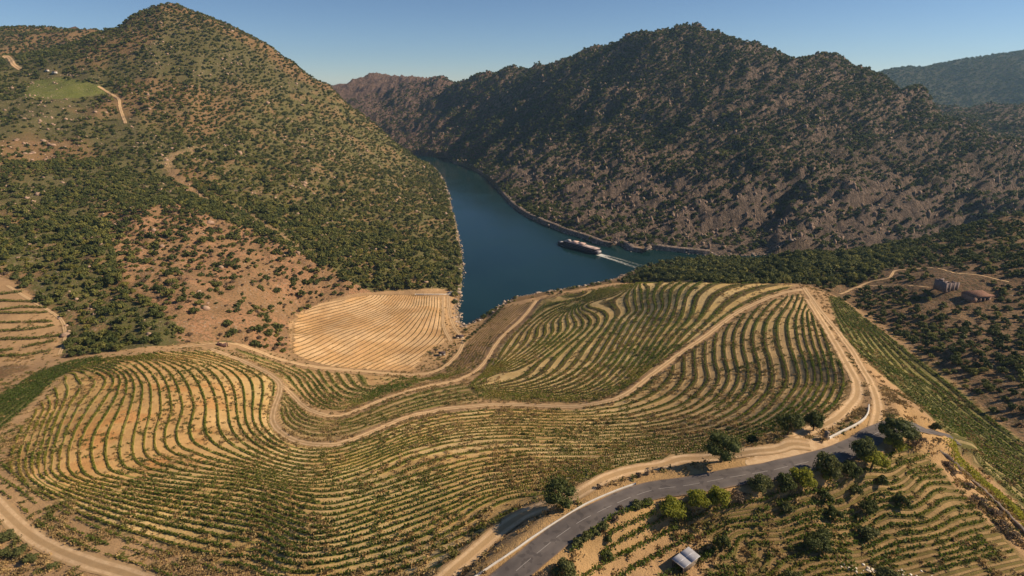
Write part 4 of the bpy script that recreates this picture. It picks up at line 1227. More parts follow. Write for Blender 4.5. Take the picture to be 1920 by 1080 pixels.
mu = ng.nodes.new('ShaderNodeMath'); mu.operation = 'MULTIPLY'
hl = na('half', 'FLOAT')
Lk = ng.links.new
Lk(na('yaw', 'FLOAT'), cr_.inputs[2]); Lk(hl, cs_.inputs[0]); Lk(hl, cs_.inputs[1]); Lk(hl, mu.inputs[0]); Lk(na('tall', 'FLOAT'), mu.inputs[1]); Lk(mu.outputs[0], cs_.inputs[2])
Lk(gi.outputs[0], ip.inputs['Points']); Lk(ci_.outputs[0], ip.inputs['Instance']); Lk(na('form', 'INT'), ip.inputs['Instance Index'])
e2r = ng.nodes.new('FunctionNodeEulerToRotation'); Lk(cr_.outputs[0], e2r.inputs[0]); Lk(e2r.outputs[0], ip.inputs['Rotation'])
Lk(cs_.outputs[0], ip.inputs['Scale']); Lk(ip.outputs[0], go.inputs[0])
PLANT_NODES = ng
plant_cover('scrub', ~own & (zn == 'hill'), 'low green scrub covering the left hill')
plant_cover('scrub', ~own & ((zn == 'slope') | (zn == 'bank')), 'scattered scrub on the slope right of the vineyard')
plant_cover('woods', ~own & (zn == 'forest'), 'dense dark wood between the vineyard crest and the river')
plant_cover('scrub', ~own & (zn == 'mountain'), 'dark scrub covering the rocky mountain')
plant_cover('woods', ~own & (zn == 'range'), 'woods on the far range')
# dry grass tufts on the field banks and verges
GRASS_COL = bpy.data.collections.new('grass_forms')
GM = [leaf_material('straw', (.26, .18, .075), (.44, .31, .14), .2), leaf_material('green_weed', (.085, .095, .025), (.17, .16, .045), .2), leaf_material('brown_weed', (.20, .145, .065), (.33, .24, .11), .2)]
for gi_, gm_ in enumerate(GM):
    for k in range(2):
        n_ = 26
        c_ = np.c_[pr.normal(size=(n_, 2)) * .38, pr.uniform(.1, .45, n_)]
        a_, b_ = rand_frames(n_, pr, .2); co, f = quads(c_, a_, b_, pr.uniform(.10, .22, n_), pr.uniform(.14, .3, n_))
        o = mesh_np('%d_tuft' % (gi_ * 2 + k), co, f, gm_); COL.objects.unlink(o); GRASS_COL.objects.link(o)
gx = np.c_[pr.uniform(-330, 330, 420000), pr.uniform(80, 520, 420000)]
i_ = np.clip(np.searchsorted(GX, gx[:, 0]), 0, len(GX) - 1); j_ = np.clip(np.searchsorted(GY, gx[:, 1]), 0, len(GY) - 1)
gd = np.hypot(gx[:, 0], gx[:, 1])
fr_ = PHI[j_, i_] % 1
inf_ = FID[j_, i_] >= 0
p_ = np.where(inf_, .07 * np.exp(-((np.abs(fr_ - .5) - .16) / .13) ** 2) + .05, .15) * np.clip(1.6 - gd / 360, .12, 1.2)
p_ *= .35 + 1.6 * smooth(fbm(gx[:, 0], gx[:, 1], 14, 3, 84), .4, .62)
p_ *= ~np.isin(FID[j_, i_], [FNAMES.index('flat')])
ok = (CULTM[j_, i_] > .5) & (pr.uniform(size=len(gx)) < p_) & (SD[j_, i_] > 5)
gx = gx[ok]; gx = gx[off_track(gx[:, 0], gx[:, 1], -.1)]
u_, v_, d_ = project(np.c_[gx, ground(gx[:, 0], gx[:, 1])])
gx = gx[(u_ > -80) & (u_ < 2000) & (v_ < 1160)]
me = bpy.data.meshes.new('dry_grass'); me.vertices.add(len(gx))
me.vertices.foreach_set('co', np.c_[gx, ground(gx[:, 0], gx[:, 1])].astype(np.float32).ravel())
kind_ = np.where(pr.uniform(size=len(gx)) < .5, 0, np.where(fbm(gx[:, 0], gx[:, 1], 30, 3, 85) > .42, 2, 4)) + pr.integers(0, 2, len(gx))
for nm, arr, ty in (('form', kind_, 'INT'), ('yaw', pr.uniform(0, 6.28, len(gx)), 'FLOAT'), ('half', pr.uniform(.7, 1.6, len(gx)), 'FLOAT'), ('tall', pr.uniform(.6, 1.3, len(gx)), 'FLOAT')):
    at = me.attributes.new(nm, ty, 'POINT'); at.data.foreach_set('value', arr.astype(np.int32 if ty == 'INT' else np.float32))
o = bpy.data.objects.new('dry_grass', me); COL.objects.link(o)
g2 = PLANT_NODES.copy(); g2.name = 'grass_cover'
for nd in g2.nodes:
    if nd.bl_idname == 'GeometryNodeCollectionInfo': nd.inputs[0].default_value = GRASS_COL
o.modifiers.new('tufts', 'NODES').node_group = g2
tag(o, 'dry grass tufts and weeds between the vine rows', kind='stuff')
print('tufts', len(gx))
print('plants', n_c, {z: int((zn == z).sum()) for z in set(zn)}, 'own', int(own.sum()), 'rows', ROW_N)
# ------------------------------------------------------------------ trees and shrubs near the road, each with trunk and crown
tr_ = np.random.default_rng(41)
TREE_NAME = {0: 'evergreen_tree', 1: 'olive_tree', 2: 'almond_tree', 3: 'dry_shrub'}
LEAF_NEAR = [leaf_material('evergreen_foliage', (.038, .058, .015), (.115, .13, .034), .25, False), leaf_material('olive_foliage', (.06, .078, .025), (.15, .155, .05), .25, False),
             leaf_material('almond_foliage', (.14, .175, .022), (.33, .32, .045), .45, False), leaf_material('dead_foliage', (.085, .062, .042), (.16, .115, .075), .1, False)]
def near_tree(u, v, width, height, sp, label, cat, name=None, trunk=True, lobes=8, squash=(1, 1), group=None, n=None, dens=1.0):
    base_p = cast(u, v)[0]
    r = width / 2
    n = n or int(np.clip(330 * width ** 1.25 / 3, 260, 1900) * dens)
    root = empty(name or TREE_NAME[sp], (base_p[0], base_p[1], base_p[2] - .05), tr_.uniform(0, 6.28), label=label, cat=cat, group=group)
    z0 = height * (.24 if trunk else .0)
    co, fs = crown_arrays(tr_, n, lobes, .20 / r if sp != 3 else .14 / r, flat=.8, cz=.48, spread=.58, lobe_r=(.30, .46), core=True)
    zs = (height - z0) / 1.12
    co = co * np.array([r * squash[0], r * squash[1], zs]); co[:, 2] += z0
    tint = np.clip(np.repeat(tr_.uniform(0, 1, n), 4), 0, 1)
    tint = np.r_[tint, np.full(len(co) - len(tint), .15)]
    if sp == 3:
        fs = fs[:1]; used = n * 4; co = co[:used]; tint = tint[:used]
    mesh_np('crown', co, fs, LEAF_NEAR[sp], {'tint': tint}, parent=root)
    paths = []
    tk = max(.07, width * .03)
    zt = z0 + zs * .35
    bend = tr_.uniform(-.3, .3, 2)
    paths.append(([(0, 0, -.3), (bend[0] * .3, bend[1] * .3, zt * .5), (bend[0], bend[1], zt)], [tk * 1.35, tk, tk * .8]))
    for k in range(5):
        a = k * 1.257 + tr_.uniform(-.3, .3); q = r * tr_.uniform(.4, .62)
        paths.append(([(bend[0] * .6, bend[1] * .6, zt * .68), (q * .5 * math.cos(a), q * .5 * math.sin(a), zt + zs * .08), (q * math.cos(a), q * math.sin(a), zt + zs * .3)], [tk * .6, tk * .4, tk * .15]))
    c2, f2 = tubes(paths, 6)
    mesh_np('trunk', c2, f2, M_BARK, parent=root)
    return root
T = near_tree
T(1050, 948, 9.6, 6.6, 0, 'large round dark evergreen tree between asphalt road and vineyard', 'tree', lobes=9)
T(1352, 866, 11.0, 8.6, 0, 'tallest dark evergreen tree standing between vineyard and asphalt road', 'tree', lobes=9)
T(1477, 816, 8.2, 7.4, 0, 'dark tree at the yard, broader of the two standing close together', 'tree')
T(1524, 808, 6.6, 6.2, 0, 'dark tree at the yard, smaller one nearer the gate post', 'tree')
T(1411, 832, 5.6, 2.8, 0, 'low dark bush between the tall tree and the yard', 'bush', 'evergreen_bush', False, 6)
T(1260, 966, 7.8, 5.0, 2, 'yellow green bush by the road nearest the tin roofed shed', 'bush', 'almond_bush', False)
T(1305, 948, 6.6, 4.8, 2, 'bright green bush just right of the first roadside bush', 'bush', 'almond_bush', False, 7)
T(1344, 946, 6.8, 5.4, 2, 'most yellow roadside bush, right half of a joined pair', 'bush', 'almond_bush', False, 7)
T(1383, 936, 4.6, 2.4, 3, 'brown dried out brush between two green roadside bushes', 'bush', 'dry_shrub', False, 5)
T(1424, 920, 7.0, 4.4, 1, 'dull green bush in the middle of the roadside hedge', 'bush', 'olive_bush', False, 7)
T(1471, 918, 6.0, 4.6, 0, 'dark bush leaning on a bright one in the roadside row', 'bush', 'evergreen_bush', False, 7)
T(1506, 910, 7.6, 5.6, 2, 'large bright yellow green roadside bush beside a dark one', 'bush', 'almond_bush', False)
T(1549, 888, 7.2, 6.0, 1, 'tall dark olive bush overhanging the lower road edge', 'bush', 'olive_bush', False)
T(1553, 897, 4.6, 3.2, 2, 'small pale green shrub in front of the tall olive bush', 'bush', 'almond_bush', False, 5)
T(1592, 893, 5.8, 4.4, 0, 'dark green bush left of the yellow tree with a bare trunk', 'bush', 'evergreen_bush', False, 7)
T(1611, 862, 7.4, 6.6, 0, 'dark tree throwing its shadow across the asphalt road', 'tree')
T(1632, 882, 7.8, 6.4, 2, 'yellow green tree with a bare forked trunk below the road', 'tree')
T(1676, 846, 6.2, 4.8, 2, 'small yellow green tree in front of the big dark tree', 'tree')
T(1680, 832, 11.4, 7.8, 0, 'big dark rounded tree at the right end of the road', 'tree', lobes=10)
T(1716, 838, 6.6, 4.4, 3, 'bare brown shrub beside the big dark tree', 'bush', 'dry_shrub', False, 6)
T(1753, 806, 4.2, 3.2, 0, 'small dark bush alone past the end of the road', 'bush', 'evergreen_bush', False, 5)
T(1060, 1082, 6.2, 4.2, 1, 'grey green bush at the bottom beside the road', 'bush', 'olive_bush', False, 6)
T(1012, 1092, 4.4, 2.4, 3, 'dark twiggy bush at the bottom edge of the road', 'bush', 'dry_shrub', False, 5)
for (u, v, w_, h_, sp, lab) in [
    (1652, 908, 3.6, 3.0, 0, 'dark round bush at the upper end of the sparse field'), (1602, 926, 3.8, 2.6, 1, 'grey bush below the yellow tree in the sparse field'),
    (1545, 938, 4.0, 2.8, 0, 'dark round bush third from the road in the sparse field'), (1472, 957, 4.2, 2.6, 1, 'green bush nearest the roadside hedge in the sparse field'),
    (1561, 972, 4.4, 3.2, 0, 'dark upright bush near the centre of the sparse field'), (1624, 965, 5.4, 4.4, 0, 'largest round dark tree in the middle of the sparse field'),
    (1690, 948, 4.0, 3.2, 0, 'small dark tree right of the largest one in the sparse field'), (1622, 1008, 5.8, 3.2, 1, 'wide grey green bush beside a heap of stones'),
    (1538, 1026, 8.0, 3.8, 0, 'wide sprawling dark bush low in the sparse field'), (1353, 1034, 4.4, 4.6, 0, 'dark upright tree beside the tin roofed shed'),
    (1660, 1088, 6.0, 3.6, 1, 'grey green bush at the bottom edge beside white stones'), (1492, 1094, 5.0, 2.6, 1, 'bush at the bottom edge left of the white stones'),
    (1140, 1014, 2.2, 1.4, 0, 'tiny dark shrub at the end of a vine row by the road'), (1138, 1044, 3.0, 1.7, 0, 'dark round shrub beside the thick green vine rows')]:
    T(u, v, w_, h_, sp, lab, 'bush' if h_ < 4 else 'tree', None if h_ >= 4 else ('evergreen_bush' if sp == 0 else 'olive_bush'), h_ >= 4, 5, dens=1.1)
for (u, v, w_) in [(1084, 1022, 3.0), (1098, 1012, 3.2), (1115, 1003, 2.8), (1131, 990, 3.0), (1152, 976, 2.4), (1164, 955, 2.0), (1196, 950, 3.4), (1215, 945, 2.8)]:
    T(u, v, w_, w_ * .55, 1 if w_ > 2.5 else 3, 'low shrub in the ragged line along the lower road edge', 'bush', 'roadside_shrub', False, 5, group='shrubs along the lower road edge')
for (u, v, w_) in [(1122, 916, 2.2), (1198, 893, 2.2), (1214, 889, 1.6), (1242, 881, 1.6)]:
    T(u, v, w_, w_ * .5, 3, 'dark tuft on the verge between sandy track and asphalt road', 'bush', 'verge_shrub', False, 4, group='tufts on the upper road verge')
for (u, v, w_) in [(12, 1010, 6), (36, 1038, 5.5), (58, 1052, 5), (4, 1042, 5), (98, 1064, 3)]:
    T(u, v, w_, w_ * .42, 1, 'low green bush below the rutted track in the corner', 'bush', 'olive_bush', False, 6, group='bushes below the rutted track')
# row of small olives on the river bank
oq = resample(drape([(871,643),(890,627),(910,610),(928,594),(943,577)], 4), 4.6)
oq = resample(oq, max(3.0, np.linalg.norm(oq[-1, :2] - oq[0, :2]) / 18))
for i, p_ in enumerate(oq):
    r_ = empty('young_olive_tree', (p_[0], p_[1], ground(p_[0], p_[1]) - .05), i * 1.7, label='small olive tree in the straight row along the river bank', cat='tree', group='olive row on the river bank')
    if i == 0:
        co, fs = crown_arrays(tr_, 170, 5, .14, flat=.85, cz=.5); co = co * np.array([1.9, 1.9, 2.0]) + [0, 0, .7]
        oc = mesh_np('crown', co, fs, LEAF_NEAR[0], {'tint': np.full(len(co), .4)}, parent=r_)
        c2, f2 = tubes([([(0, 0, -.2), (.1, 0, .8), (0, .1, 1.6)], [.16, .12, .08])], 6)
        ot = mesh_np('trunk', c2, f2, M_BARK, parent=r_)
    else:
        for q_ in (oc, ot):
            c_ = q_.copy(); COL.objects.link(c_); c_.parent = r_
        s_ = tr_.uniform(.75, 1.2); r_.scale = (s_, s_, s_)
for (u, v, w_, h_, sp, lab) in [(817, 662, 4.5, 4.4, 3, 'bare dark tree beside the white hut on the flat'), (842, 657, 2.6, 1.6, 3, 'small dark shrub between white hut and river'), (856, 659, 2.8, 1.8, 0, 'dark shrub on the bare ground near the river bank'),
                          (854, 648, 1.8, 2.4, 0, 'slim dark shrub above another near the river bank'), (873, 622, 5, 3.6, 0, 'dark bush in the inlet corner of the river'), (946, 566, 6, 4, 1, 'pale green bush at the water end of the olive row'), (956, 561, 5, 3.6, 1, 'rounded grey bush at the tip of the river bank'),
                          (1035, 552, 4.5, 3.6, 0, 'dark bush peeping over the river edge of the vineyard'), (1052, 550, 4, 3.4, 0, 'smaller dark bush on the river edge of the vineyard'), (885, 600, 3.2, 2.2, 1, 'pale rounded bush at the water below the olive row')]:
    T(u, v, w_, h_, sp, lab, 'bush' if h_ < 4 else 'tree', None if h_ >= 4 else {0: 'evergreen_bush', 1: 'olive_bush', 3: 'dry_shrub'}[sp], h_ >= 4, 5)

# yellow green hedge and the dark stone wall beside it
hq = resample(drape([(1782,850),(1812,880),(1850,915),(1890,950),(1930,990),(1960,1030)], 5), .35)
n = 5200
pk = tr_.integers(0, len(hq), n)
c_ = hq[pk] + np.c_[tr_.normal(size=(n, 2)) * 1.15, 0 * pk]
hz = np.sqrt(tr_.uniform(0, 1, n)) * (1.7 + .7 * fbm(hq[pk, 0], hq[pk, 1], 4, 2, 95))
c_[:, 2] = ground(c_[:, 0], c_[:, 1]) + hz * np.clip(1.25 - np.linalg.norm(c_[:, :2] - hq[pk, :2], axis=1) / 3.0, .2, 1)
a_, b_ = rand_frames(n, tr_, .3); s_ = tr_.uniform(.16, .32, n)
o = c_.mean(0); co, f = quads(c_ - o, a_, b_, s_, s_)
h_ob = mesh_np('hedge', co, f, LEAF_NEAR[2], {'tint': np.clip(np.repeat(tr_.normal(.62, .2, n), 4), 0, 1)}); h_ob.location = o
tag(h_ob, 'long yellow green hedge on the right beside a stone wall', 'hedge')
M_STONE = plain('dry_stone', (.20, .165, .135), .95, .1, var=.5, scale=1.2)
M_WHITE = plain('whitewash', (.56, .53, .48), .8, .2, var=.14, scale=1.0)
M_WHITE_DIRTY = plain('weathered_whitewash', (.68, .62, .53), .85, .2, var=.3, scale=.9)
def wall_along(name, line, width, height, mat, label, cat='wall', jitter=0.0, lift=0.0, group=None, kind=None):
    P = resample(line, 1.2)
    t = np.gradient(P[:, :2], axis=0); t /= np.linalg.norm(t, axis=1)[:, None]; nn = np.stack([-t[:, 1], t[:, 0]], -1)
    z = np.minimum(ground(P[:, 0], P[:, 1]), np.minimum(ground(*(P[:, :2] + nn * width).T), ground(*(P[:, :2] - nn * width).T)))
    top = np.convolve(np.pad(ground(P[:, 0], P[:, 1]), 3, mode='edge'), np.ones(7) / 7, 'valid') + height + jitter * (tr_.uniform(size=len(P)) - .5)
    w = width / 2 * (1 + jitter * .5 * (tr_.uniform(size=len(P)) - .5))
    bev = min(.06, width * .2)
    ring = [(-1, z - .4, 0), (-1, top - bev, 0), (-1, top, bev), (1, top, bev), (1, top - bev, 0), (1, z - .4, 0)]
    co = np.stack([np.c_[P[:, :2] + nn * (sg * (w - ins))[:, None], zz + lift] for sg, zz, ins in ring], 1)
    k = len(ring); idx = np.arange(len(P) * k).reshape(len(P), k)
    nx = np.roll(idx, -1, 1)
    f = np.stack([idx[:-1], nx[:-1], nx[1:], idx[1:]], -1).reshape(-1, 4)
    caps = np.array([idx[0], idx[-1][::-1]])
    o0 = P.mean(0); ob = mesh_np(name, co.reshape(-1, 3) - o0, [f, caps], mat); ob.location = o0
    return tag(ob, label, cat, group, kind)
wall_along('stone_wall', drape([(1762,842),(1790,872),(1830,910),(1870,948),(1910,990),(1945,1030)], 5), .7, .9, M_STONE, 'dark dry stone wall between sparse field and yellow hedge', jitter=.5)
for (u, v, w_) in [(1775, 875, 4), (1790, 890, 3.4), (1815, 915, 3.6), (1835, 945, 5), (1862, 965, 4.4), (1880, 990, 4.6), (1900, 1010, 4)]:
    T(u, v, w_, w_ * .45, 3, 'dark dead bush beside the stone wall', 'bush', 'dead_bush', False, 5, group='dead bushes along the stone wall')
parapet = drape([(868,1100),(905,1073),(960,1036),(1010,1001),(1060,969),(1100,945),(1145,925),(1192,908)], 5)
wall_along('parapet_wall', parapet, .32, .45, M_WHITE, 'low white roadside wall along the outer bend of the asphalt road', 'wall')
wall_along('gate_wall', drape([(1554,824),(1575,813),(1600,801),(1618,789),(1627,776),(1628,763)], 4), .38, .85, M_WHITE, 'low white wall curving away from the gate post', 'wall')
wall_along('field_wall', drape([(778,553),(800,553),(825,553),(849,553)], 4), .9, 1.1, M_WHITE_DIRTY, 'pale wall closing the far end of the flat field', 'wall')
wall_along('terrace_wall', drape([(1802,556),(1818,561),(1835,567)], 3), .8, 1.6, M_WHITE_DIRTY, 'pale retaining wall below the ruined farmhouse', 'wall')

# ------------------------------------------------------------------ box building
def boxes(lst):
    """(x0, x1, y0, y1, z0, z1) boxes as one mesh"""
    co, fs = [], []
    for k, (x0, x1, y0, y1, z0, z1) in enumerate(lst):
        co += [(x0, y0, z0), (x1, y0, z0), (x1, y1, z0), (x0, y1, z0), (x0, y0, z1), (x1, y0, z1), (x1, y1, z1), (x0, y1, z1)]
        fs += [[8 * k + q for q in f] for f in ((0, 3, 2, 1), (4, 5, 6, 7), (0, 1, 5, 4), (1, 2, 6, 5), (2, 3, 7, 6), (3, 0, 4, 7))]
    return np.array(co, float), np.array(fs)
def box_part(name, lst, mat, parent, rot=None, loc=None):
    co, fs = boxes(lst)
    o = mesh_np(name, co, fs, mat, parent=parent)
    if loc: o.location = loc
    if rot: o.rotation_euler = rot
    return o
def pierced(x0, x1, z0, z1, holes):
    """rectangles (x0, x1, z0, z1) left of a wall when the holes are taken out"""
    xs = sorted({x0, x1, *[h[0] for h in holes], *[h[1] for h in holes]}); out = []
    for a, b_ in zip(xs[:-1], xs[1:]):
        z = z0
        for h in sorted([h for h in holes if h[0] <= a and h[1] >= b_], key=lambda q: q[2]):
            if h[2] > z: out.append((a, b_, z, h[2]))
            z = h[3]
        if z < z1: out.append((a, b_, z, z1))
    return out
M_RUBBLE = plain('rubble_masonry', (.20, .16, .155), .95, .1, var=.45, scale=1.6)
M_PLASTER = plain('old_pink_plaster', (.28, .195, .155), .9, .1, var=.35, scale=.8)
M_TILE = plain('roof_tile', (.22, .125, .09), .9, .1, var=.4, scale=1.5)
M_TIN = plain('tin_sheet', (.36, .37, .42), .55, .4, .3, var=.15, scale=1.5)
M_DARK = plain('dark_opening', (.018, .016, .016), .9, .1)
M_WOOD = plain('old_wood', (.13, .09, .06), .9, .1, var=.4, scale=4)

# ruined stone house
b0 = cast(1782, 546)[0]
r_ = empty('ruined_house', (b0[0], b0[1], b0[2] - .5), .18, label='roofless grey stone ruin on the right slope, taller of two buildings', cat='ruin')
front = pierced(-5.4, 5.4, 0, 6.2, [(-3.3, -2.5, 1.2, 2.9), (-.5, .6, 0, 2.3), (2.5, 3.3, 1.2, 2.8), (-3.2, -2.6, 4.0, 5.0)])
box_part('front_wall', [(a, b_, -.35, .35, c_, d_) for a, b_, c_, d_ in front], M_RUBBLE, r_)
box_part('side_wall', [(-5.4, -4.7, .352, 8, 0, 6.8), (-5.4, -4.7, 2.5, 5.5, 6.8, 7.8)], M_RUBBLE, r_)
box_part('side_wall', [(4.7, 5.4, .352, 5, 0, 5.6), (4.7, 5.4, 5, 8, 0, 4.2)], M_RUBBLE, r_)
box_part('rear_wall', [(-4.7, 1.2, 7.3, 8, 0, 6.6), (1.2, 4.7, 7.3, 8, 0, 4.6)], M_RUBBLE, r_)
# low farmhouse with part of its roof
b0 = cast(1838, 566)[0]
r_ = empty('ruined_farmhouse', (b0[0], b0[1], b0[2] - .4), .10, label='low ruined farmhouse with three dark openings and faded pink roof', cat='farmhouse')
front = pierced(-6.5, 6.5, 0, 4.2, [(-2.6, -1.4, .9, 3.0), (.3, 1.5, .9, 3.0), (3.0, 4.2, .9, 3.0)])
wl = box_part('wall', [(a, b_, -.3, .3, c_, d_) for a, b_, c_, d_ in front] + [(-6.5, -5.9, .302, 8, 0, 4.2), (5.9, 6.5, .302, 8, 0, 4.2), (-5.9, 5.9, 7.4, 8, 0, 4.2)], M_PLASTER, r_)
for xw in (-2.6, .3, 3.0):
    w_ = box_part('window', [(xw - .12, xw, -.36, .05, .8, 3.1), (xw + 1.2, xw + 1.32, -.36, .05, .8, 3.1), (xw, xw + 1.2, -.36, .05, 3.002, 3.15)], M_RUBBLE, r_)
    box_part('recess_shade', [(xw + .02, xw + 1.18, .1, .16, .92, 2.98)], M_DARK, w_)  # near-black panel standing in for the shade inside the opening
co = np.array([(-7, -.8, 4.15), (7, -.8, 4.15), (7, 8.6, 4.15), (-7, 8.6, 4.15), (-3.2, 3.9, 6.9), (3.2, 3.9, 6.9), (-7, -.8, 4.32), (7, -.8, 4.32), (7, 8.6, 4.32), (-7, 8.6, 4.32)], float)
mesh_np('roof', co, [np.array([[0, 3, 2, 1], [0, 1, 7, 6], [1, 2, 8, 7], [2, 3, 9, 8], [3, 0, 6, 9], [6, 7, 5, 4], [8, 9, 4, 5]]), np.array([[7, 8, 5], [9, 6, 4]])], M_TILE, parent=r_)
an = box_part('annex', [(6.55, 12.5, 1.2, 7.4, -.6, 2.9)], M_PLASTER, r_)
mesh_np('annex_roof', np.array([(6.52, .9, 3.6), (12.8, .9, 2.92), (12.8, 7.7, 2.92), (6.52, 7.7, 3.6), (6.52, .9, 3.8), (12.8, .9, 3.1), (12.8, 7.7, 3.1), (6.52, 7.7, 3.8)], float),
        np.array([[0, 3, 2, 1], [4, 5, 6, 7], [0, 1, 5, 4], [1, 2, 6, 5], [2, 3, 7, 6], [3, 0, 4, 7]]), M_TILE, parent=an)

# tin roofed shed among the vines
zr = 119.5
for _ in range(4):
    pc_ = at_z(np.array(1286.), np.array(1046.), zr); zr = float(ground(pc_[0], pc_[1])) + 1.9
pA, pB, pC, pD = (at_z(np.array(u), np.array(v), z) for u, v, z in ((1263, 1048, zr), (1293, 1027, zr), (1308, 1042, zr), (1282, 1066, zr)))
ctr = (pA + pB + pC + pD) / 4
dx = (pB - pA)[:2]; ang = math.atan2(dx[1], dx[0]); Lx = np.linalg.norm(dx); Ly = np.linalg.norm((pD - pA)[:2])
gz = float(ground(ctr[0], ctr[1]))
hh = zr - gz
r_ = empty('tin_shed', (ctr[0], ctr[1], gz), ang, label='small shed with grey tin roof among the vine rows', cat='shed')
box_part('wall', [(-Lx / 2 + .2, Lx / 2 - .2, Ly / 2 - .35, Ly / 2 - .2, -.8, hh - .05), (Lx / 2 - .35, Lx / 2 - .2, -Ly / 2 + .2, Ly / 2 - .352, -.8, hh - .05), (-Lx / 2 + .2, Lx / 2 - .352, -Ly / 2 + .2, -Ly / 2 + .35, -.8, hh - .2)], M_STONE, r_)
for sx in (-1,):
    for sy in (-1, 1):
        box_part('post', [(sx * (Lx / 2 - .12) - .07, sx * (Lx / 2 - .12) + .07, sy * (Ly / 2 - .1) - .07, sy * (Ly / 2 - .1) + .07, -.8, hh)], M_WOOD, r_)
def sheet(x0, x1, y0, y1, z, tilt, dz):
    n_ = 19; xs_ = np.linspace(x0, x1, 2); ys_ = np.linspace(y0, y1, n_)
    co = np.array([(x, y, z + tilt * (y) + .025 * (k % 2)) for x in xs_ for k, y in enumerate(ys_)])
    co = np.vstack([co, co - [0, 0, .02]]); i_ = np.arange(n_ - 1); a = np.stack([i_, i_ + n_, i_ + n_ + 1, i_ + 1], -1)
    bt = a[:, ::-1] + 2 * n_
    e = np.stack([i_, i_ + 1, i_ + 1 + 2 * n_, i_ + 2 * n_], -1); e2 = e[:, ::-1] + n_
    sd_ = np.array([[0, 2 * n_, 3 * n_, n_], [n_ - 1, 2 * n_ - 1, 4 * n_ - 1, 3 * n_ - 1]])
    return co, np.vstack([a, bt, e, e2, sd_])
for k, (x0, x1, y0, y1) in enumerate([(-Lx / 2 - .1, -.05, -Ly / 2 - .1, .05), (-Lx / 2 - .1, -.05, 0, Ly / 2 + .1), (-.15, Lx / 2 + .1, -Ly / 2 - .12, .02), (-.15, Lx / 2 + .1, -.03, Ly / 2 + .12)]):
    co, f = sheet(x0, x1, y0, y1, hh + .05 + .035 * k, .035, 0)
    mesh_np('roof_sheet', co, f, M_TIN, parent=r_)
box_part('beam', [(-Lx / 2 - .16, -Lx / 2 - .102, -Ly / 2 - .1, Ly / 2 + .1, hh - .12, hh + .1)], M_WHITE, r_)

# gate post
b0 = cast(1548, 824)[0]
r_ = empty('gate_post', (b0[0], b0[1], b0[2]), .4, label='dark square gate post at the yard beside the white wall', cat='gate post')
box_part('shaft', [(-.42, .42, -.42, .42, -.4, 2.3)], M_STONE, r_)
mesh_np('cap', *(lambda c: (c[0], c[1]))(boxes([(-.52, .52, -.52, .52, 2.302, 2.46), (-.3, .3, -.3, .3, 2.462, 2.62)])), M_STONE, parent=r_)
q1, q2 = cast(1546, 823)[0], cast(1522, 815)[0]
d_ = (q2 - q1)[:2]; r_ = empty('low_gate', (q1[0], q1[1], q1[2]), math.atan2(d_[1], d_[0]), label='low dark gate standing open beside the gate post', cat='gate')
Lg = np.linalg.norm(d_) - .6
box_part('gate_frame', [(.7, .78, -.03, .03, .1, 1.2), (.7 + Lg, .78 + Lg, -.03, .03, .1, 1.2), (.78, .7 + Lg, -.03, .03, 1.12, 1.2), (.78, .7 + Lg, -.03, .03, .1, .18)], M_DARK, r_)
for k in range(6): box_part('gate_bar', [(1.1 + k * (Lg - .6) / 5, 1.15 + k * (Lg - .6) / 5, -.02, .02, .18, 1.12)], M_DARK, r_)

# white hut and dark shed on the river flat, white farmhouse high on the left, ruined hut by the track
def hut(u, v, L, W, Hh, roofh, rz, wall, roof, name, label, cat, openings=True):
    b0 = cast(u, v)[0]
    r_ = empty(name, (b0[0], b0[1], b0[2] - .2), rz, label=label, cat=cat)
    fr = pierced(-L / 2, L / 2, 0, Hh, [(-.5, .5, 0, 2.0)] if openings else [])
    box_part('wall', [(a, b_, -W / 2, -W / 2 + .25, c_, d_) for a, b_, c_, d_ in fr] + [(-L / 2, L / 2, W / 2 - .25, W / 2, 0, Hh), (-L / 2, -L / 2 + .25, -W / 2 + .252, W / 2 - .252, 0, Hh), (L / 2 - .25, L / 2, -W / 2 + .252, W / 2 - .252, 0, Hh)], wall, r_)
    e = .25
    co = np.array([(-L / 2 - e, -W / 2 - e, Hh - .05), (L / 2 + e, -W / 2 - e, Hh - .05), (L / 2 + e, W / 2 + e, Hh - .05), (-L / 2 - e, W / 2 + e, Hh - .05), (-L / 2 - e, 0, Hh + roofh), (L / 2 + e, 0, Hh + roofh)], float)
    mesh_np('roof', co, [np.array([[0, 1, 5, 4], [2, 3, 4, 5], [0, 3, 2, 1]]), np.array([[0, 4, 3], [1, 2, 5]])], roof, parent=r_)
    if openings: box_part('door', [(-.48, .48, -W / 2 + .1, -W / 2 + .16, .02, 1.98)], M_WOOD, r_)
    return r_
M_PURPLE = plain('dark_slate', (.085, .062, .066), .85, .2, var=.3)
hut(829, 666, 5.2, 3.6, 2.7, .7, .12, M_WHITE, M_PURPLE, 'white_hut', 'tiny white hut with dark roof on the pale field by the river', 'hut')
hut(862, 633, 6.4, 3.8, 1.9, .8, .1, M_WHITE_DIRTY, M_PURPLE, 'boat_shed', 'low dark roofed shed at the inlet corner of the river', 'shed')
hut(846, 551, 7.0, 3.0, 2.0, .5, 0, M_WHITE, M_TIN, 'landing_hut', 'white low hut on the bank at the far end of the flat field', 'hut')
hut(103, 138, 9, 5, 3.6, 1.3, -.5, M_WHITE, M_TILE, 'white_farmhouse', 'white farmhouse beside the green field high on the left hill', 'house')
hut(89, 134, 5, 4, 3.2, 1.0, -.3, M_WHITE, M_TILE, 'white_outhouse', 'small white outhouse left of the hilltop farmhouse', 'house')
b0 = cast(414, 650)[0]
M_REDSTONE = plain('dark_red_schist', (.12, .07, .065), .95, .1, var=.5, scale=2)
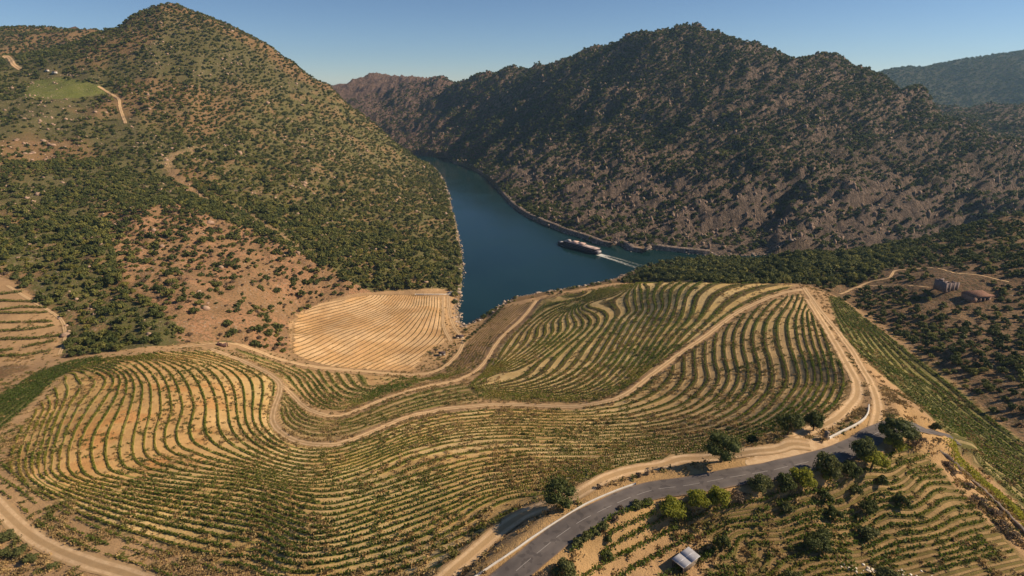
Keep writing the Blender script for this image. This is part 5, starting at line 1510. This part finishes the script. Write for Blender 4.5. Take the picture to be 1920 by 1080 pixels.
r_ = empty('collapsed_hut', (b0[0], b0[1], b0[2]), .05, label='collapsed dark stone hut at the top of the hill track', cat='ruin')
box_part('wall', [(-2.6, 2.4, .2, .8, -.4, 1.7), (-2.6, -2.0, .802, 3.2, -.4, 2.3), (1.8, 2.4, .802, 3.2, -.4, 1.5), (-1.2, .8, .25, .75, 1.702, 2.4)], M_REDSTONE, r_)
box_part('rubble', [(-5.2, -3.4, 0, 1.3, -.3, .9), (-4.6, -3.9, -.5, -.002, -.3, .5), (2.8, 3.5, -.2, .6, -.3, .6)], M_REDSTONE, r_)
b0 = cast(427, 650)[0]
r_ = empty('track_post', (b0[0], b0[1], b0[2]), 0, label='slim dark post beside the collapsed hut', cat='post')
box_part('shaft', [(-.22, .22, -.22, .22, -.3, 3.4)], M_REDSTONE, r_); box_part('cap', [(-.3, .3, -.3, .3, 3.402, 3.6)], M_REDSTONE, r_)

# ------------------------------------------------------------------ river bank of the railway, rocks
fs2 = np.array(RIVER_PX2, float)[1:]
bq = spline(at_z(*fs2.T, 0.0), 8); bq = resample(bq, 7.0)
t = np.gradient(bq[:, :2], axis=0); t /= np.linalg.norm(t, axis=1)[:, None]; nn = np.stack([t[:, 1], -t[:, 0]], -1)
ir = np.sign((nn * np.array([.89, .46])).sum(1))[:, None]; nn = nn * ir
wob = (fbm(bq[:, 0], bq[:, 1], 40, 3, 97) - .5) * 5
prof = [(-2.5, -2.5), (.2, 1.2), (1.4, 4.6), (2.0, 5.4), (7.5, 5.6), (9.0, 5.0)]
bh = (fbm(bq[:, 0], bq[:, 1], 70, 3, 98) - .5) * 2.6
co = np.stack([np.c_[bq[:, :2] + nn * (o_ + wob * (.6 if o_ < 1 else 1))[:, None], z_ + bh * (1.0 if z_ > 1 else 0.0)] for o_, z_ in prof], 1)
idx = np.arange(co.shape[0] * len(prof)).reshape(-1, len(prof))
m, nt = new_mat('rail_bank'); b = NB(nt); p = b.pos()
b.out(b.principled(b.mix(b.step(b.noise(p, .35, 5, .7), .42, .6), (.115, .09, .072), (.33, .255, .205)), .95, b.bump(b.noise(p, .6, 4), .8, 1.0), .1))
tag(mesh_np('railway_bank', co.reshape(-1, 3), np.stack([idx[:-1, :-1], idx[:-1, 1:], idx[1:, 1:], idx[1:, :-1]], -1).reshape(-1, 4), m), 'pale railway ledge along the foot of the mountain', kind='structure')
def rock_field(name, P, sizes, mat, label, tallness=(.45, .9), rough=.35, sub=1):
    bm = bmesh.new(); bmesh.ops.create_icosphere(bm, subdivisions=max(1, sub), radius=1)
    v0 = np.array([q.co[:] for q in bm.verts]); f0 = np.array([[q.index for q in x.verts] for x in bm.faces]); bm.free()
    n_ = len(P)
    j = 1 + rough * tr_.uniform(-1, 1, (n_, len(v0), 1))
    sc = sizes[:, None, None] * np.stack([tr_.uniform(.8, 1.3, n_), tr_.uniform(.7, 1.2, n_), tr_.uniform(*tallness, n_)], -1)[:, None]
    co = v0[None] * j * sc + P[:, None]
    f = (f0[None] + (np.arange(n_) * len(v0))[:, None, None]).reshape(-1, 3)
    return tag(mesh_np(name, co.reshape(-1, 3), f, mat), label, kind='stuff')
M_ROCK = plain('granite', (.36, .285, .225), .95, .1, var=.4, scale=.6)
sel = (SD > -2.5) & (SD < 6) & (MY > 440) & (MY < 1700) & (MX < 420) & (MX > -280)
sx_, sy_ = MX[sel], MY[sel]
k = tr_.permutation(len(sx_))[:1500]
P = np.c_[sx_[k] + tr_.uniform(-1, 1, len(k)), sy_[k] + tr_.uniform(-1, 1, len(k)), np.maximum(ground(sx_[k], sy_[k]), -.2)]
rock_field('rocks', P, tr_.gamma(2.0, .35, len(k)) + .3, M_ROCK, 'pale rocks along the river shores')
# crags and boulders on the mountain and the left hill
cand = np.c_[tr_.uniform(-700, 1100, 60000), tr_.uniform(690, 1900, 60000)]
i_ = np.clip(np.searchsorted(GX, cand[:, 0]), 0, len(GX) - 1); j_ = np.clip(np.searchsorted(GY, cand[:, 1]), 0, len(GY) - 1)
ok = (MOUNT[j_, i_] > .5) & (SD[j_, i_] > 8) & (tr_.uniform(size=len(cand)) < .03 + .5 * smooth(fbm(cand[:, 0], cand[:, 1], 60, 3, 99), .5, .66) + .25 * (HT[j_, i_] < 70))
cand = cand[ok][:5200]
rock_field('crags', np.c_[cand, ground(cand[:, 0], cand[:, 1]) + .3], np.minimum(tr_.gamma(2.0, .62, len(cand)) + .4, 2.6), plain('crag_rock', (.235, .17, .13), .95, .1, var=.4, scale=.3), 'pale rock outcrops among the mountain scrub', (.9, 2.6), .55, 1)
cand = np.c_[tr_.uniform(-1000, 60, 40000), tr_.uniform(330, 1450, 40000)]
i_ = np.clip(np.searchsorted(GX, cand[:, 0]), 0, len(GX) - 1); j_ = np.clip(np.searchsorted(GY, cand[:, 1]), 0, len(GY) - 1)
ok = (MOUNT[j_, i_] < .5) & (CULTM[j_, i_] < .4) & (SD[j_, i_] > 4) & (tr_.uniform(size=len(cand)) < .02 + .4 * smooth(fbm(cand[:, 0], cand[:, 1], 45, 3, 93), .52, .68))
cand = cand[ok][:5000]
rock_field('boulders', np.c_[cand, ground(cand[:, 0], cand[:, 1]) + .1], tr_.gamma(1.8, .55, len(cand)) + .3, plain('hill_rock', (.36, .25, .18), .95, .1, var=.4, scale=.4), 'pale stones scattered over the left hill')
c_ = cast(1650, 1072)[0]
P = np.c_[c_[0] + tr_.normal(size=70) * 5, c_[1] + tr_.normal(size=70) * .8, np.zeros(70)]; P[:, 2] = ground(P[:, 0], P[:, 1])
rock_field('stones', P, tr_.uniform(.15, .5, 70), M_WHITE_DIRTY, 'heap of whitish stones at the bottom of the sparse field')

# ------------------------------------------------------------------ river cruise ship and its wake
ps, pb = at_z(np.array(1124.), np.array(477.), 0.0), at_z(np.array(1046.), np.array(456.), 0.0)
dv_ = pb - ps; LEN = float(np.linalg.norm(dv_)); ship_ang = math.atan2(dv_[1], dv_[0])
mid_ = (ps + pb) / 2
ship = empty('river_cruise_ship', (mid_[0], mid_[1], 0), ship_ang, label='long river cruise ship with pale sun deck and white wake', cat='ship')
M_HULL = plain('dark_hull_paint', (.022, .020, .034), .5, .4, var=.1)
M_SHIPWHITE = plain('ship_white', (.40, .365, .36), .6, .4, var=.08)
M_GLASS = plain('ship_window', (.015, .018, .024), .15, .6, var=.1)
M_DECK = plain('sun_deck', (.44, .35, .33), .85, .2, var=.25, scale=.6)
M_AWN = plain('ship_awning', (.60, .42, .36), .85, .2, var=.2, scale=.3)
h_ = LEN / 2; W2 = LEN * .07
st = np.array([-h_, -h_ * .97, -h_ * .6, 0, h_ * .6, h_ * .82, h_ * .94, h_])
wd = np.array([.72, .92, 1, 1, 1, .84, .52, .06]) * W2
sheer = np.array([2.4, 2.3, 2.2, 2.2, 2.3, 2.7, 3.2, 3.7])
co = []
for x, w_, s_ in zip(st, wd, sheer):
    co += [(x, -w_ * .8, -.8), (x, -w_, .4), (x, -w_, s_), (x, w_, s_), (x, w_, .4), (x, w_ * .8, -.8)]
idx = np.arange(len(co)).reshape(-1, 6); nx = np.roll(idx, -1, 1)
mesh_np('hull', np.array(co, float), [np.stack([idx[:-1], nx[:-1], nx[1:], idx[1:]], -1).reshape(-1, 4), np.array([idx[0][::-1], idx[-1]])], M_HULL, parent=ship)
def deck(name, x0, x1, w_, z0, z1, mat, parent=ship): return box_part(name, [(x0, x1, -w_, w_, z0, z1)], mat, parent)
M_CABIN = plain('cabin_shade_tone', (.12, .095, .115), .5, .4, var=.1)  # cabin walls coloured dark, the shade of the near side put into the paint
d1 = deck('lower_cabin', -h_ * .93, h_ * .72, W2 * .93, 2.25, 4.5, M_CABIN)
d2 = deck('upper_cabin', -h_ * .90, h_ * .62, W2 * .88, 4.502, 6.7, M_CABIN)
for dk, z0, xa, xb, w_ in ((d1, 2.9, -.90, .70, .93), (d2, 5.1, -.87, .60, .88)):
    nW = 20
    for k in range(nW):
        xk = h_ * (xa + (xb - xa) * (k + .5) / nW); hw = h_ * (xb - xa) / nW * .40
        for sg in (-1, 1):
            y_ = sg * W2 * w_
            box_part('cabin_window', [(xk - hw, xk + hw, min(y_, y_ + sg * .06), max(y_, y_ + sg * .06), z0, z0 + 1.3)], M_GLASS, dk)
deck('sun_deck', -h_ * .92, h_ * .64, W2 * .95, 6.702, 6.9, M_DECK)
wh = deck('wheelhouse', h_ * .40, h_ * .52, W2 * .42, 6.902, 9.2, M_SHIPWHITE)
box_part('bridge_window', [(h_ * .522, h_ * .525, -W2 * .4, W2 * .4, 7.7, 8.8)], M_GLASS, wh)
for x0, x1, mt_ in ((-.30, -.06, M_AWN), (.02, .26, M_AWN)):
    aw = box_part('awning', [(h_ * x0, h_ * x1, -W2 * .7, W2 * .7, 9.0, 9.15)], mt_, ship)
    box_part('awning_pole', [(h_ * x + dx_, h_ * x + dx_ + .14, sy * W2 * .65 - .07, sy * W2 * .65 + .07, 6.902, 8.998) for x, dx_ in ((x0, .2), (x1, -.4)) for sy in (-1, 1)], M_SHIPWHITE, aw)
box_part('railing', [(-h_ * .92, h_ * .64, sg * W2 * .94 - .03, sg * W2 * .94 + .03, zz, zz + .07) for sg in (-1, 1) for zz in (7.4, 7.9)] +
         [(h_ * (-.92 + 1.56 * k / 26) - .04, h_ * (-.92 + 1.56 * k / 26) + .04, sg * W2 * .94 - .035, sg * W2 * .94 + .035, 6.902, 7.9) for k in range(27) for sg in (-1, 1)], M_SHIPWHITE, ship)
box_part('foredeck', [(h_ * .73, h_ * .90, -W2 * .55, W2 * .55, 2.75, 3.5)], M_SHIPWHITE, ship)
box_part('stern_platform', [(-h_ * 1.0, -h_ * .93, -W2 * .68, W2 * .68, 2.45, 4.2)], M_SHIPWHITE, ship)
for k in range(14):
    x_ = h_ * tr_.uniform(-.85, .0); y_ = W2 * tr_.uniform(-.7, .7)
    box_part('deck_chair', [(x_, x_ + 1.6, y_, y_ + .6, 7.1, 7.3), (x_ + 1.2, x_ + 1.6, y_, y_ + .6, 7.302, 7.8)], M_SHIPWHITE, ship)
m, nt = new_mat('foam'); b = NB(nt); p = b.pos()
al = b.math('SUBTRACT', b.math('ADD', b.attr('strength'), b.math('MULTIPLY', b.math('SUBTRACT', b.noise(p, .35, 4, .65), .5), 1.3)), .0, True)
ms = b.n('ShaderNodeMixShader'); b.put(ms.inputs[0], al)
tp = b.n('ShaderNodeBsdfTransparent'); nt.links.new(tp.outputs[0], ms.inputs[1]); nt.links.new(b.principled((.75, .76, .70), .8, None, .2), ms.inputs[2])
b.out(ms.outputs[0]); M_FOAM = m
def foam(a, w_, lab):
    """a: list of (x, y, half width, strength) in the ship's frame"""
    a = np.array(a, float); t = np.gradient(a[:, :2], axis=0); t /= np.linalg.norm(t, axis=1)[:, None]; nn = np.stack([-t[:, 1], t[:, 0]], -1)
    co, st_ = [], []
    for q in (-1, -.5, 0, .5, 1):
        co.append(np.c_[a[:, :2] + nn * (a[:, 2] * q)[:, None], np.full(len(a), .05)]); st_.append(a[:, 3] * (1 - abs(q) ** 2))
    co, st_ = np.stack(co, 1), np.stack(st_, 1)
    idx = np.arange(len(a) * 5).reshape(-1, 5)
    ca, sa = math.cos(ship_ang), math.sin(ship_ang)
    c2 = co.reshape(-1, 3); c3 = np.c_[mid_[0] + ca * c2[:, 0] - sa * c2[:, 1], mid_[1] + sa * c2[:, 0] + ca * c2[:, 1], c2[:, 2]]
    return np.array(c3), np.stack([idx[:-1, :-1], idx[:-1, 1:], idx[1:, 1:], idx[1:, :-1]], -1).reshape(-1, 4), st_.ravel()
parts_ = []
xs_ = np.linspace(0, 1, 24)
parts_.append(foam([(-h_ + 2 - 84 * q, W2 * .75 + 2.0 * q + 9 * q * q, 2.3 + 2.6 * q, .95 * (1 - q) ** 1.5) for q in xs_], 0, ''))
parts_.append(foam([(-h_ + 2 - 80 * q, -W2 * .55 - 2.5 * q + 7 * q * q, 1.5 + 2.2 * q, .5 * (1 - q) ** 1.5) for q in xs_], 0, ''))
parts_.append(foam([(-h_ + 3 - 22 * q, 0, 5.2 - 1.2 * q, 1.3 * (1 - q)) for q in xs_], 0, ''))
parts_.append(foam([(h_ * .98 - 26 * q, W2 * (.1 + 1.35 * q ** .6), 1.0, 1.0 * (1 - q)) for q in xs_], 0, ''))
parts_.append(foam([(h_ * .98 - 26 * q, -W2 * (.1 + 1.35 * q ** .6), 1.0, .7 * (1 - q)) for q in xs_], 0, ''))
cs, fs_, ss, n0 = [], [], [], 0
for k, (c_, f_, s_) in enumerate(parts_):
    c_[:, 2] += .006 * k; cs.append(c_); fs_.append(f_ + n0); ss.append(s_); n0 += len(c_)
tag(mesh_np('wake_foam', np.vstack(cs), np.vstack(fs_), M_FOAM, {'strength': np.concatenate(ss)}), 'white foam trail behind the cruise ship', kind='stuff')

# ------------------------------------------------------------------ air
HAZE = 5.2e-5
zlo, zhi = float(HT.min()) - 1.0, max(float(HT.max()) + 22.0, 235.0)
co, f = boxes([(GX[0] - 40, GX[-1] + 40, GY[0] - 40, GY[-1] + 40, zlo, zhi)])
m, nt = new_mat('air'); b = NB(nt)
pv = b.n('ShaderNodeVolumePrincipled'); pv.inputs['Color'].default_value = (.42, .72, 1.0, 1); pv.inputs['Density'].default_value = HAZE; pv.inputs['Anisotropy'].default_value = .25
b.out(pv.outputs[0], True)
if HAZE > 0: tag(mesh_np('haze', co, f, m), kind='stuff')
